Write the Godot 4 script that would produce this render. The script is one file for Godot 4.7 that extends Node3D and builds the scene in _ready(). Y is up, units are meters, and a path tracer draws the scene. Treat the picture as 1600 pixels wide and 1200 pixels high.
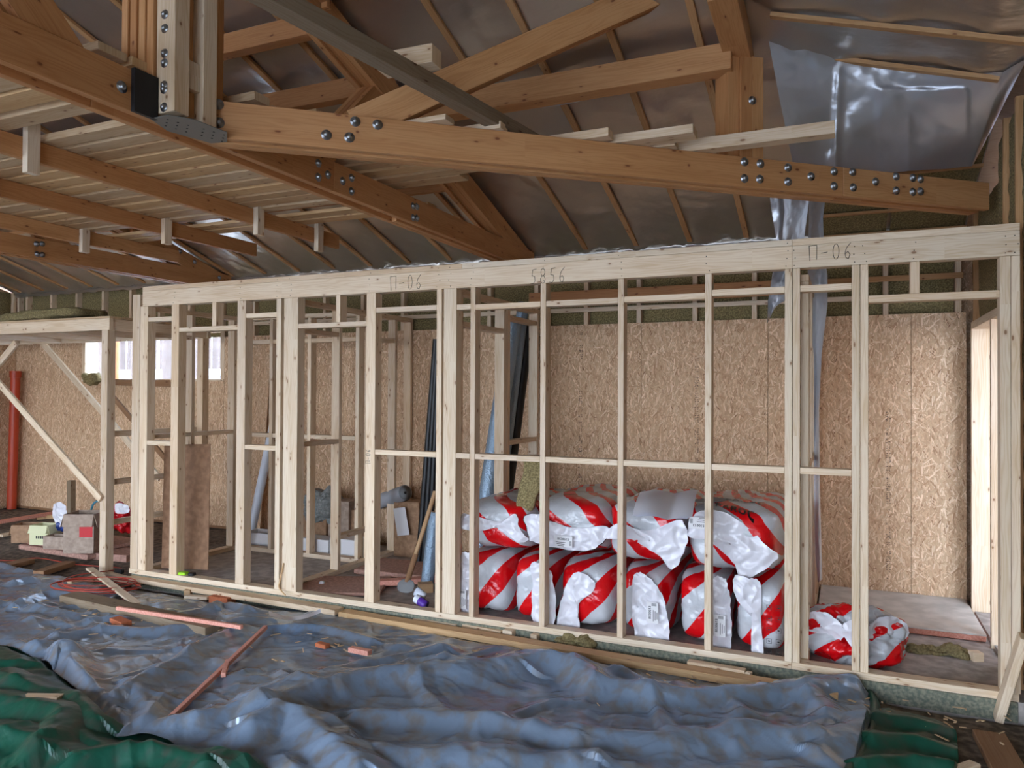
extends Node3D

# ---------------------------------------------------------------- camera numbers
const FOCAL := 1175.0
const EYE := Vector3(-0.938, 1.80, 5.2575)
const BACK := -2.2            # inner face of the back wall
const GROUND := -0.10         # earth floor in front of the stud wall
const SLOPE := 0.31
const FRONT := 8.0            # inner face of the front wall, behind the photographer
const RIDGE := 2.9
var cam_basis := Basis.from_euler(Vector3(deg_to_rad(0.642), deg_to_rad(23.987), deg_to_rad(0.304)))
var M := {}
var taken := {}
var rng := RandomNumberGenerator.new()

func _ready() -> void:
	rng.seed = 7
	setup_view()
	make_materials()
	build_shell()
	build_roof()
	build_outdoors()
	build_trusses()
	build_platform()
	build_partition()
	build_rear_frames()
	build_scaffold()
	build_bags()
	build_hanging_sheets()
	build_tarps()
	build_floor_boards()
	build_clutter()

func setup_view() -> void:
	var cam := Camera3D.new()
	cam.name = "camera"
	cam.transform = Transform3D(cam_basis, EYE)
	cam.fov = rad_to_deg(2.0 * atan(600.0 / FOCAL))
	cam.near = 0.05
	cam.far = 300.0
	add_child(cam)
	cam.current = true
	var sm := ProceduralSkyMaterial.new()
	sm.sky_top_color = Color(0.76, 0.85, 0.97)
	sm.sky_horizon_color = Color(0.90, 0.94, 1.0)
	sm.ground_bottom_color = Color(0.86, 0.89, 0.93)
	sm.ground_horizon_color = Color(0.92, 0.95, 0.99)
	sm.sun_angle_max = 0.0
	sm.sky_energy_multiplier = 1.0
	var sky := Sky.new()
	sky.sky_material = sm
	var env := Environment.new()
	env.background_mode = Environment.BG_SKY
	env.sky = sky
	env.background_energy_multiplier = 14.5
	env.tonemap_mode = Environment.TONE_MAPPER_LINEAR
	env.tonemap_exposure = 1.0
	env.sdfgi_enabled = true
	env.ssao_enabled = true
	env.ssil_enabled = true
	var we := WorldEnvironment.new()
	we.name = "environment"
	we.environment = env
	add_child(we)

# ---------------------------------------------------------------- pixel directions
func ray(px: float, py: float) -> Vector3:
	return cam_basis * Vector3((px - 800.0) / FOCAL, -(py - 600.0) / FOCAL, -1.0)
func on_x(px: float, py: float, v: float) -> Vector3:
	var r := ray(px, py)
	return EYE + r * ((v - EYE.x) / r.x)
func on_y(px: float, py: float, v: float) -> Vector3:
	var r := ray(px, py)
	return EYE + r * ((v - EYE.y) / r.y)
func on_z(px: float, py: float, v: float) -> Vector3:
	var r := ray(px, py)
	return EYE + r * ((v - EYE.z) / r.z)
func on_plane(px: float, py: float, at: Vector3, n: Vector3) -> Vector3:
	var r := ray(px, py)
	return EYE + r * ((at - EYE).dot(n) / r.dot(n))
func g(px: float, py: float, h := 0.0) -> Vector3:
	return on_y(px, py, GROUND + h)

# ---------------------------------------------------------------- nodes
func numbered(parent: Node, called: String) -> String:
	var key := str(parent.get_instance_id()) + called
	var n: int = taken.get(key, 0)
	taken[key] = n + 1
	return called if n == 0 else "%s_%03d" % [called, n]
func thing(called: String, label: String, category: String, at := Vector3.ZERO, group := "") -> Node3D:
	var o := Node3D.new()
	o.name = numbered(self, called)
	add_child(o)
	o.position = at
	tag(o, label, category, group)
	return o
func tag(o: Node, label: String, category: String, group := "") -> void:
	o.set_meta("label", label)
	o.set_meta("category", category)
	if group != "":
		o.set_meta("group", group)
func shell(called: String, at := Vector3.ZERO) -> Node3D:
	var o := Node3D.new()
	o.name = called
	add_child(o)
	o.position = at
	o.set_meta("kind", "structure")
	return o
func put(parent: Node, called: String, mesh: Mesh, mat: Material, t := Transform3D.IDENTITY) -> MeshInstance3D:
	var mi := MeshInstance3D.new()
	mi.name = numbered(parent, called)
	mi.mesh = mesh
	mi.material_override = mat
	parent.add_child(mi, true)
	mi.global_transform = t
	return mi
func single(called: String, mesh: Mesh, mat: Material, t: Transform3D, label: String, category: String, group := "") -> MeshInstance3D:
	var mi := put(self, called, mesh, mat, t)
	tag(mi, label, category, group)
	return mi

# ---------------------------------------------------------------- meshes
func from_arrays(v: PackedVector3Array, n: PackedVector3Array, uv: PackedVector2Array, ix: PackedInt32Array) -> ArrayMesh:
	var a := []
	a.resize(Mesh.ARRAY_MAX)
	a[Mesh.ARRAY_VERTEX] = v
	a[Mesh.ARRAY_NORMAL] = n
	a[Mesh.ARRAY_TEX_UV] = uv
	a[Mesh.ARRAY_INDEX] = ix
	var m := ArrayMesh.new()
	m.add_surface_from_arrays(Mesh.PRIMITIVE_TRIANGLES, a)
	return m

# box with chamfered edges, length along x; texture runs along the length, each board at its own place of the texture
func block(size: Vector3, bevel := 0.002) -> ArrayMesh:
	var v := PackedVector3Array()
	var n := PackedVector3Array()
	var uv := PackedVector2Array()
	var ix := PackedInt32Array()
	var h := size * 0.5
	var b: float = min(bevel, min(h.x, min(h.y, h.z)) * 0.4)
	var o := Vector2(rng.randf(), rng.randf())
	var quad := func(p: Array, nn: Vector3) -> void:
		var s := v.size()
		for q: Vector3 in p:
			v.append(q)
			n.append(nn)
			var c := Vector2(q.x / 2.0, 0)
			if abs(nn.x) > 0.8:
				c = Vector2(q.y / 6.0, q.z / 0.5)
			elif abs(nn.y) > 0.7:
				c.y = q.z / 0.5
			else:
				c.y = q.y / 0.5 + 0.37
			uv.append(c + o)
		var flip: bool = (p[1] - p[0]).cross(p[2] - p[0]).dot(nn) > 0
		for k in range(1, p.size() - 1):
			if flip:
				ix.append_array([s, s + k + 1, s + k])
			else:
				ix.append_array([s, s + k, s + k + 1])
	for ax in 3:
		for sg: float in [-1.0, 1.0]:
			var a1 := (ax + 1) % 3
			var a2 := (ax + 2) % 3
			var pts := []
			for c: Array in [[-1, -1], [1, -1], [1, 1], [-1, 1]]:
				var q := Vector3.ZERO
				q[ax] = sg * h[ax]
				q[a1] = c[0] * (h[a1] - b)
				q[a2] = c[1] * (h[a2] - b)
				pts.append(q)
			var nn := Vector3.ZERO
			nn[ax] = sg
			quad.call(pts, nn)
			# the edges between this axis and the next
			for s2: float in [-1.0, 1.0]:
				var e := []
				for c: Array in [[0, -1], [0, 1], [1, 1], [1, -1]]:
					var q := Vector3.ZERO
					q[ax] = sg * (h[ax] - (0.0 if c[0] == 0 else b))
					q[a1] = s2 * (h[a1] - (b if c[0] == 0 else 0.0))
					q[a2] = c[1] * (h[a2] - b)
					e.append(q)
				var en := Vector3.ZERO
				en[ax] = sg
				en[a1] = s2
				quad.call(e, en.normalized())
	for sx: float in [-1.0, 1.0]:
		for sy: float in [-1.0, 1.0]:
			for sz: float in [-1.0, 1.0]:
				var s := Vector3(sx, sy, sz)
				quad.call([s * (h - Vector3(0, b, b)), s * (h - Vector3(b, 0, b)), s * (h - Vector3(b, b, 0))], s.normalized())
	return from_arrays(v, n, uv, ix)

# a board from a to b; h is its size along up, w across
func board(parent: Node, called: String, a: Vector3, b: Vector3, w: float, h: float, mat: Material, up := Vector3.UP, bevel := 0.002) -> MeshInstance3D:
	var d := (b - a).normalized()
	if abs(d.dot(up.normalized())) > 0.95:
		up = Vector3.BACK if abs(d.z) < 0.9 else Vector3.UP
	var z := d.cross(up).normalized()
	var y := z.cross(d)
	return put(parent, called, block(Vector3((b - a).length(), h, w), bevel), mat, Transform3D(Basis(d, y, z), (a + b) * 0.5))
# a box by its corners, grain along its longest side
func bx(parent: Node, called: String, lo: Vector3, hi: Vector3, mat: Material, bevel := 0.002) -> MeshInstance3D:
	var s := (hi - lo).abs()
	var c := (lo + hi) * 0.5
	if s.x >= s.y and s.x >= s.z:
		return put(parent, called, block(s, bevel), mat, Transform3D(Basis.IDENTITY, c))
	if s.y >= s.z:
		return put(parent, called, block(Vector3(s.y, s.x, s.z), bevel), mat, Transform3D(Basis(Vector3.UP, Vector3.LEFT, Vector3.BACK), c))
	return put(parent, called, block(Vector3(s.z, s.y, s.x), bevel), mat, Transform3D(Basis(Vector3.BACK, Vector3.UP, Vector3.LEFT), c))

# grid of points, normals from neighbours
func sheet(p: PackedVector3Array, nu: int, nv: int, uv_scale := 1.0, uvs := PackedVector2Array()) -> ArrayMesh:
	var n := PackedVector3Array()
	n.resize(p.size())
	var uv := uvs
	if uv.is_empty():
		uv = PackedVector2Array()
		for q in p:
			uv.append(Vector2(q.x, q.z) * uv_scale)
	var ix := PackedInt32Array()
	for j in nv:
		for i in nu:
			var l := p[j * nu + max(i - 1, 0)]
			var r := p[j * nu + min(i + 1, nu - 1)]
			var u := p[max(j - 1, 0) * nu + i]
			var d := p[min(j + 1, nv - 1) * nu + i]
			n[j * nu + i] = (d - u).cross(r - l).normalized()
			if i < nu - 1 and j < nv - 1:
				var k := j * nu + i
				ix.append_array([k, k + 1, k + nu, k + 1, k + nu + 1, k + nu])
	return from_arrays(p, n, uv, ix)

func lathe(profile: Array, seg := 16) -> ArrayMesh:
	var p := PackedVector3Array()
	var uv := PackedVector2Array()
	for k in profile.size():
		for i in seg + 1:
			var a := TAU * i / seg
			p.append(Vector3(profile[k].x * cos(a), profile[k].y, profile[k].x * sin(a)))
			uv.append(Vector2(float(i) / seg, profile[k].y))
	var st := SurfaceTool.new()
	st.begin(Mesh.PRIMITIVE_TRIANGLES)
	for k in profile.size() - 1:
		for i in seg:
			var q := k * (seg + 1) + i
			for w: int in [q, q + seg + 1, q + 1, q + 1, q + seg + 1, q + seg + 2]:
				st.set_smooth_group(0 if (profile[min(k + 1, profile.size() - 1)] - profile[k]).length() > 0.0 else -1)
				st.set_uv(uv[w])
				st.add_vertex(p[w])
	st.index()
	st.generate_normals()
	return st.commit()

# a tube along points
func tube(pts: PackedVector3Array, r: float, seg := 8) -> ArrayMesh:
	var p := PackedVector3Array()
	var n := PackedVector3Array()
	var uv := PackedVector2Array()
	var ix := PackedInt32Array()
	var up := Vector3.UP
	for k in pts.size():
		var d := (pts[min(k + 1, pts.size() - 1)] - pts[max(k - 1, 0)]).normalized()
		if abs(d.dot(up)) > 0.95:
			up = Vector3.RIGHT
		var s := d.cross(up).normalized()
		var t := s.cross(d)
		for i in seg + 1:
			var a := TAU * i / seg
			var nn := s * cos(a) + t * sin(a)
			p.append(pts[k] + nn * r)
			n.append(nn)
			uv.append(Vector2(k * 0.1, float(i) / seg))
			if k < pts.size() - 1 and i < seg:
				var q := k * (seg + 1) + i
				ix.append_array([q, q + 1, q + seg + 1, q + 1, q + seg + 2, q + seg + 1])
	for e: int in [0, pts.size() - 1]:
		var c := p.size()
		p.append(pts[e])
		var dn := (pts[1] - pts[0]).normalized() if e == 0 else (pts[e] - pts[e - 1]).normalized()
		n.append(-dn if e == 0 else dn)
		uv.append(Vector2.ZERO)
		for i in seg:
			ix.append_array([c, e * (seg + 1) + i, e * (seg + 1) + i + 1])
	return from_arrays(p, n, uv, ix)

# flat polygon (points in one plane) with thickness along dir
func plate(poly: PackedVector3Array, dir: Vector3) -> ArrayMesh:
	var st := SurfaceTool.new()
	st.begin(Mesh.PRIMITIVE_TRIANGLES)
	st.set_smooth_group(-1)
	var ax := dir.abs().max_axis_index()
	var flat := PackedVector2Array()
	for q in poly:
		flat.append(Vector2(q.y, q.z) if ax == 0 else (Vector2(q.x, q.z) if ax == 1 else Vector2(q.x, q.y)))
	var tri := Geometry2D.triangulate_polygon(flat)
	for off: Vector3 in [Vector3.ZERO, dir]:
		for k in tri:
			st.set_uv(flat[k])
			st.add_vertex(poly[k] + off)
	for i in poly.size():
		var a := poly[i]
		var b := poly[(i + 1) % poly.size()]
		for q: Vector3 in [a, b, a + dir, b, b + dir, a + dir]:
			st.set_uv(Vector2(q.x, q.y + q.z))
			st.add_vertex(q)
	st.generate_normals()
	return st.commit()

func smooth_line(pts: PackedVector3Array, per := 8) -> PackedVector3Array:
	var out := PackedVector3Array()
	for k in pts.size() - 1:
		for i in per:
			out.append(pts[k].cubic_interpolate(pts[k + 1], pts[max(k - 1, 0)], pts[min(k + 2, pts.size() - 1)], float(i) / per))
	out.append(pts[pts.size() - 1])
	return out

# ---------------------------------------------------------------- materials
func noise(freq: float, type := FastNoiseLite.TYPE_SIMPLEX_SMOOTH, oct := 3, sd := 1) -> FastNoiseLite:
	var f := FastNoiseLite.new()
	f.noise_type = type
	f.frequency = freq
	f.fractal_octaves = oct
	f.seed = sd
	return f
func noise_tex(freq: float, c0: Color, c1: Color, oct := 4, sd := 1, size := 512, lo := 0.25, hi := 0.75) -> NoiseTexture2D:
	var t := NoiseTexture2D.new()
	t.width = size
	t.height = size
	t.seamless = true
	t.noise = noise(freq, FastNoiseLite.TYPE_SIMPLEX_SMOOTH, oct, sd)
	var gr := Gradient.new()
	gr.offsets = PackedFloat32Array([lo, hi])
	gr.colors = PackedColorArray([c0, c1])
	t.color_ramp = gr
	return t
func bump_tex(freq: float, strength: float, oct := 4, sd := 1, size := 512) -> NoiseTexture2D:
	var t := NoiseTexture2D.new()
	t.width = size
	t.height = size
	t.seamless = true
	t.as_normal_map = true
	t.bump_strength = strength
	t.noise = noise(freq, FastNoiseLite.TYPE_SIMPLEX_SMOOTH, oct, sd)
	return t
func crease_tex(freq: float, strength: float, sd := 1) -> NoiseTexture2D:
	var t := bump_tex(freq, strength, 4, sd, 1024)
	t.noise.fractal_type = FastNoiseLite.FRACTAL_RIDGED
	return t
func plain(c: Color, rough := 0.7, metal := 0.0) -> StandardMaterial3D:
	var m := StandardMaterial3D.new()
	m.albedo_color = c
	m.roughness = rough
	m.metallic = metal
	return m
func tri(tex: Texture2D, scale: float, rough := 0.9, tint := Color.WHITE) -> StandardMaterial3D:
	var m := plain(tint, rough)
	m.albedo_texture = tex
	m.uv1_triplanar = true
	m.uv1_world_triplanar = true
	m.uv1_scale = Vector3.ONE * scale
	return m

func wood_image(sd: int) -> ImageTexture:
	var w := 1024
	var h := 512
	var im := Image.create(w, h, false, Image.FORMAT_RGB8)
	var warp := noise(0.006, FastNoiseLite.TYPE_SIMPLEX_SMOOTH, 2, sd)
	var fine := noise(0.05, FastNoiseLite.TYPE_SIMPLEX_SMOOTH, 2, sd + 1)
	var r := RandomNumberGenerator.new()
	r.seed = sd
	var knots := []
	for k in 22:
		knots.append([r.randf() * w, r.randf() * h, r.randf_range(4, 9), r.randf_range(4, 8)])
	var cell := {}
	for k: Array in knots:
		for gx in range(-1, 2):
			for gy in range(-1, 2):
				var key := Vector2i(int(k[0] / 64) + gx, int(k[1] / 64) + gy)
				if not cell.has(key):
					cell[key] = []
				cell[key].append(k)
	for y in h:
		var edge: float = min(1.0, min(y, h - y) / 20.0)
		for x in w:
			var bend := warp.get_noise_2d(x * 0.6, y * 2.5) * 26.0 * edge
			var dark := 0.0
			var near: Array = cell.get(Vector2i(x / 64, y / 64), [])
			for k: Array in near:
				var dx: float = (x - k[0]) / k[2]
				var dy: float = (y - k[1]) / k[3]
				var d := dx * dx + dy * dy
				if d < 26.0:
					bend += 9.0 * exp(-d * 0.10) * (1.0 if dy > 0 else -1.0)
					dark = max(dark, clamp(1.35 - d, 0.0, 1.0) * 0.55 + 0.22 * exp(-d * 0.3))
			var s := 0.5 + 0.5 * sin((y + bend) * 0.30)
			var f := fine.get_noise_2d(x * 0.12, y * 4.0)
			var broad := warp.get_noise_2d(x * 0.3 + 900.0, y * 1.2)
			var t: float = clamp(0.45 * s * s + 0.30 * f + 0.5 * broad + 0.15, 0.0, 1.0)
			var c := Color(0.92, 0.86, 0.775).lerp(Color(0.83, 0.73, 0.60), t)
			if dark > 0.0:
				c = c.lerp(Color(0.48, 0.31, 0.19), min(dark, 0.9))
			im.set_pixel(x, y, c)
	im.generate_mipmaps()
	return ImageTexture.create_from_image(im)

func osb_image() -> ImageTexture:
	var s := 1024
	var im := Image.create(s, s, false, Image.FORMAT_RGB8)
	im.fill(Color(0.77, 0.65, 0.53))
	var r := RandomNumberGenerator.new()
	r.seed = 33
	var pal := [Color(0.84, 0.73, 0.61), Color(0.79, 0.67, 0.55), Color(0.75, 0.62, 0.50), Color(0.87, 0.77, 0.66), Color(0.82, 0.71, 0.59), Color(0.69, 0.55, 0.43), Color(0.90, 0.81, 0.71), Color(0.78, 0.65, 0.53), Color(0.81, 0.68, 0.56)]
	for k in 6000:
		var len := r.randf_range(24, 72)
		var wid := r.randf_range(3.5, 12)
		var ang := r.randfn(PI / 2, 0.55)
		var c: Color = pal[r.randi() % pal.size()]
		if r.randf() < 0.02:
			c = Color(0.45, 0.29, 0.18)
			wid = r.randf_range(2.5, 5)
			len = r.randf_range(14, 44)
		var v := r.randf_range(-0.05, 0.05)
		c = Color(c.r + v, c.g + v, c.b + v)
		var cx := r.randf() * s
		var cy := r.randf() * s
		var ca := cos(ang)
		var sa := sin(ang)
		var skew := r.randf_range(-0.5, 0.5)
		for a in int(len * 1.1):
			var u := a / 1.1 - len * 0.5
			for b in int(wid * 1.1):
				var t := b / 1.1 - wid * 0.5
				var uu := u + t * skew
				var x := posmod(int(cx + uu * ca - t * sa), s)
				var y := posmod(int(cy + uu * sa + t * ca), s)
				im.set_pixel(x, y, c if t < wid * 0.5 - 1.6 else c.darkened(0.13))
	im.generate_mipmaps()
	return ImageTexture.create_from_image(im)

func stripe_image() -> ImageTexture:
	var s := 512
	var im := Image.create(s, s, false, Image.FORMAT_RGB8)
	for y in s:
		for x in s:
			var t := fposmod(float(x + y) / s, 1.0)
			var c := Color(0.73, 0.74, 0.75)
			if t < 0.46:
				c = Color(0.80, 0.035, 0.07)
			im.set_pixel(x, y, c)
	im.generate_mipmaps()
	return ImageTexture.create_from_image(im)

func make_materials() -> void:
	var wa := wood_image(11)
	var wb := wood_image(29)
	var wood := func(tex: Texture2D, tint: Color, rough := 0.62) -> StandardMaterial3D:
		var m := plain(tint, rough)
		m.albedo_texture = tex
		return m
	M.pale = [wood.call(wa, Color(0.95, 0.93, 0.90)), wood.call(wb, Color(0.98, 0.95, 0.91)), wood.call(wa, Color(0.91, 0.88, 0.85)), wood.call(wb, Color(0.94, 0.89, 0.83))]
	M.truss = [wood.call(wa, Color(0.85, 0.66, 0.48)), wood.call(wb, Color(0.81, 0.61, 0.43)), wood.call(wb, Color(0.87, 0.69, 0.51))]
	M.batten = [wood.call(wb, Color(0.84, 0.70, 0.54)), wood.call(wa, Color(0.80, 0.66, 0.50))]
	M.plank = [wood.call(wa, Color(0.84, 0.77, 0.68)), wood.call(wb, Color(0.80, 0.70, 0.58)), wood.call(wa, Color(0.88, 0.77, 0.62))]
	M.grey_wood = wood.call(wb, Color(0.58, 0.54, 0.49), 0.8)
	M.brown_wood = wood.call(wa, Color(0.62, 0.50, 0.40), 0.8)
	M.osb = plain(Color(1.0, 0.97, 0.925), 0.75)
	M.osb.albedo_texture = osb_image()
	M.osb.uv1_triplanar = true
	M.osb.uv1_world_triplanar = true
	M.osb.uv1_scale = Vector3.ONE / 1.3
	M.wool = tri(noise_tex(0.06, Color(0.38, 0.33, 0.21), Color(0.61, 0.55, 0.38), 5, 5), 1.6, 0.95)
	var foil := plain(Color(0.78, 0.755, 0.72), 0.30, 0.85)
	foil.normal_enabled = true
	foil.normal_texture = bump_tex(0.012, 5.0, 4, 3)
	foil.normal_scale = 0.5
	foil.uv1_triplanar = true
	foil.uv1_world_triplanar = true
	foil.uv1_scale = Vector3(0.7, 1.6, 1.6)
	foil.cull_mode = BaseMaterial3D.CULL_DISABLED
	M.foil = foil
	var drape := plain(Color(0.80, 0.80, 0.81), 0.38, 0.62)
	drape.cull_mode = BaseMaterial3D.CULL_DISABLED
	M.drape = drape
	M.membrane = plain(Color(0.83, 0.83, 0.84), 0.45)
	M.membrane.cull_mode = BaseMaterial3D.CULL_DISABLED
	M.film = plain(Color(0.84, 0.83, 0.85), 0.22)
	M.film.cull_mode = BaseMaterial3D.CULL_DISABLED
	M.stripe = plain(Color(1, 1, 1), 0.22)
	M.stripe.albedo_texture = stripe_image()
	M.stripe.normal_enabled = true
	M.stripe.normal_texture = bump_tex(0.03, 4.0, 3, 9)
	M.stripe.normal_scale = 0.35
	M.ink = plain(Color(0.10, 0.10, 0.11), 0.6)
	M.stamp = plain(Color(0.42, 0.33, 0.26), 0.8)
	M.pen = plain(Color(0.27, 0.23, 0.19), 0.8)
	M.steel = plain(Color(0.60, 0.60, 0.60), 0.33, 0.9)
	M.steel_dark = plain(Color(0.17, 0.16, 0.16), 0.55, 0.4)
	M.galv = plain(Color(0.50, 0.49, 0.47), 0.5, 0.6)
	M.concrete = tri(noise_tex(0.02, Color(0.60, 0.57, 0.54), Color(0.72, 0.68, 0.65), 5, 12), 0.7, 0.85)
	M.hardboard = tri(noise_tex(0.012, Color(0.74, 0.71, 0.67), Color(0.82, 0.79, 0.75), 5, 28), 0.7, 0.7)
	M.dirt = tri(noise_tex(0.03, Color(0.30, 0.26, 0.22), Color(0.50, 0.44, 0.38), 5, 13), 0.8, 0.95)
	M.sill = tri(noise_tex(0.04, Color(0.38, 0.40, 0.35), Color(0.54, 0.53, 0.45), 4, 14), 1.5, 0.9)
	M.pink = tri(noise_tex(0.05, Color(0.82, 0.54, 0.46), Color(0.88, 0.64, 0.56), 3, 15), 2.0, 0.85)
	M.pink_dusty = tri(noise_tex(0.03, Color(0.62, 0.47, 0.41), Color(0.74, 0.57, 0.50), 4, 16), 1.5, 0.9)
	var tarp := plain(Color(1, 1, 1), 0.26)
	tarp.albedo_texture = noise_tex(0.012, Color(0.50, 0.565, 0.645), Color(0.50, 0.495, 0.49), 8, 17, 1024, 0.45, 0.85)
	tarp.metallic = 0.35
	tarp.roughness = 0.24
	tarp.normal_enabled = true
	tarp.normal_texture = crease_tex(0.008, 9.0, 18)
	tarp.normal_scale = 0.14
	tarp.uv1_scale = Vector3(0.55, 0.55, 1)
	tarp.cull_mode = BaseMaterial3D.CULL_DISABLED
	M.tarp = tarp
	var green := plain(Color(1, 1, 1), 0.42)
	green.albedo_texture = noise_tex(0.012, Color(0.03, 0.27, 0.20), Color(0.20, 0.25, 0.20), 6, 19, 1024, 0.42, 0.80)
	green.normal_enabled = true
	green.normal_texture = tarp.normal_texture
	green.normal_scale = 0.12
	green.uv1_scale = Vector3(0.55, 0.55, 1)
	green.cull_mode = BaseMaterial3D.CULL_DISABLED
	M.green = green
	M.snow = plain(Color(0.90, 0.92, 0.95), 0.9)
	M.slush = tri(noise_tex(0.01, Color(0.62, 0.60, 0.58), Color(0.80, 0.80, 0.81), 5, 26), 0.2, 0.9)
	M.bark = tri(noise_tex(0.05, Color(0.30, 0.25, 0.23), Color(0.47, 0.40, 0.36), 4, 20), 1.5, 0.95)
	M.orange = plain(Color(0.72, 0.25, 0.13), 0.4)
	M.orange_wood = wood.call(wb, Color(0.90, 0.58, 0.38))
	M.brick = tri(noise_tex(0.06, Color(0.66, 0.34, 0.20), Color(0.76, 0.45, 0.30), 4, 21), 3.0, 0.9)
	M.card = tri(noise_tex(0.02, Color(0.56, 0.43, 0.32), Color(0.66, 0.52, 0.40), 4, 22), 1.5, 0.85)
	M.card_grey = tri(noise_tex(0.02, Color(0.58, 0.50, 0.44), Color(0.68, 0.60, 0.53), 4, 23), 1.5, 0.85)
	M.fibre = tri(noise_tex(0.02, Color(0.47, 0.34, 0.24), Color(0.56, 0.42, 0.31), 4, 24), 1.0, 0.8)
	M.white = plain(Color(0.84, 0.83, 0.83), 0.6)
	M.white_plastic = plain(Color(0.80, 0.82, 0.86), 0.35)
	M.paper = plain(Color(0.90, 0.91, 0.95), 0.7)
	M.paper.cull_mode = BaseMaterial3D.CULL_DISABLED
	M.cream = plain(Color(0.83, 0.82, 0.65), 0.7)
	M.red = plain(Color(0.74, 0.06, 0.10), 0.3)
	M.blue = plain(Color(0.10, 0.20, 0.46), 0.35)
	M.teal = plain(Color(0.25, 0.52, 0.60), 0.4)
	M.black = plain(Color(0.06, 0.06, 0.065), 0.45)
	M.grey = plain(Color(0.48, 0.48, 0.48), 0.7)
	M.grey_pale = plain(Color(0.62, 0.63, 0.65), 0.6)
	M.lime = plain(Color(0.62, 0.85, 0.16), 0.4)
	M.purple = plain(Color(0.30, 0.16, 0.55), 0.35)
	M.cloth = tri(noise_tex(0.03, Color(0.45, 0.47, 0.46), Color(0.62, 0.63, 0.62), 4, 25), 2.0, 0.9)
	M.cloth.cull_mode = BaseMaterial3D.CULL_DISABLED
	M.foil_wrap = plain(Color(0.55, 0.63, 0.70), 0.25, 0.40)
	M.foil_wrap.normal_enabled = true
	M.foil_wrap.normal_texture = bump_tex(0.03, 8.0, 4, 27)
	M.foil_wrap.uv1_triplanar = true
	M.foil_wrap.uv1_scale = Vector3(3, 3, 3)
	M.hose = plain(Color(0.66, 0.22, 0.15), 0.5)
	M.glass = plain(Color(0.9, 0.95, 0.97, 0.06), 0.02)
	M.glass.transparency = BaseMaterial3D.TRANSPARENCY_ALPHA

func any(list: Array) -> Material:
	return list[rng.randi() % list.size()]

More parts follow.
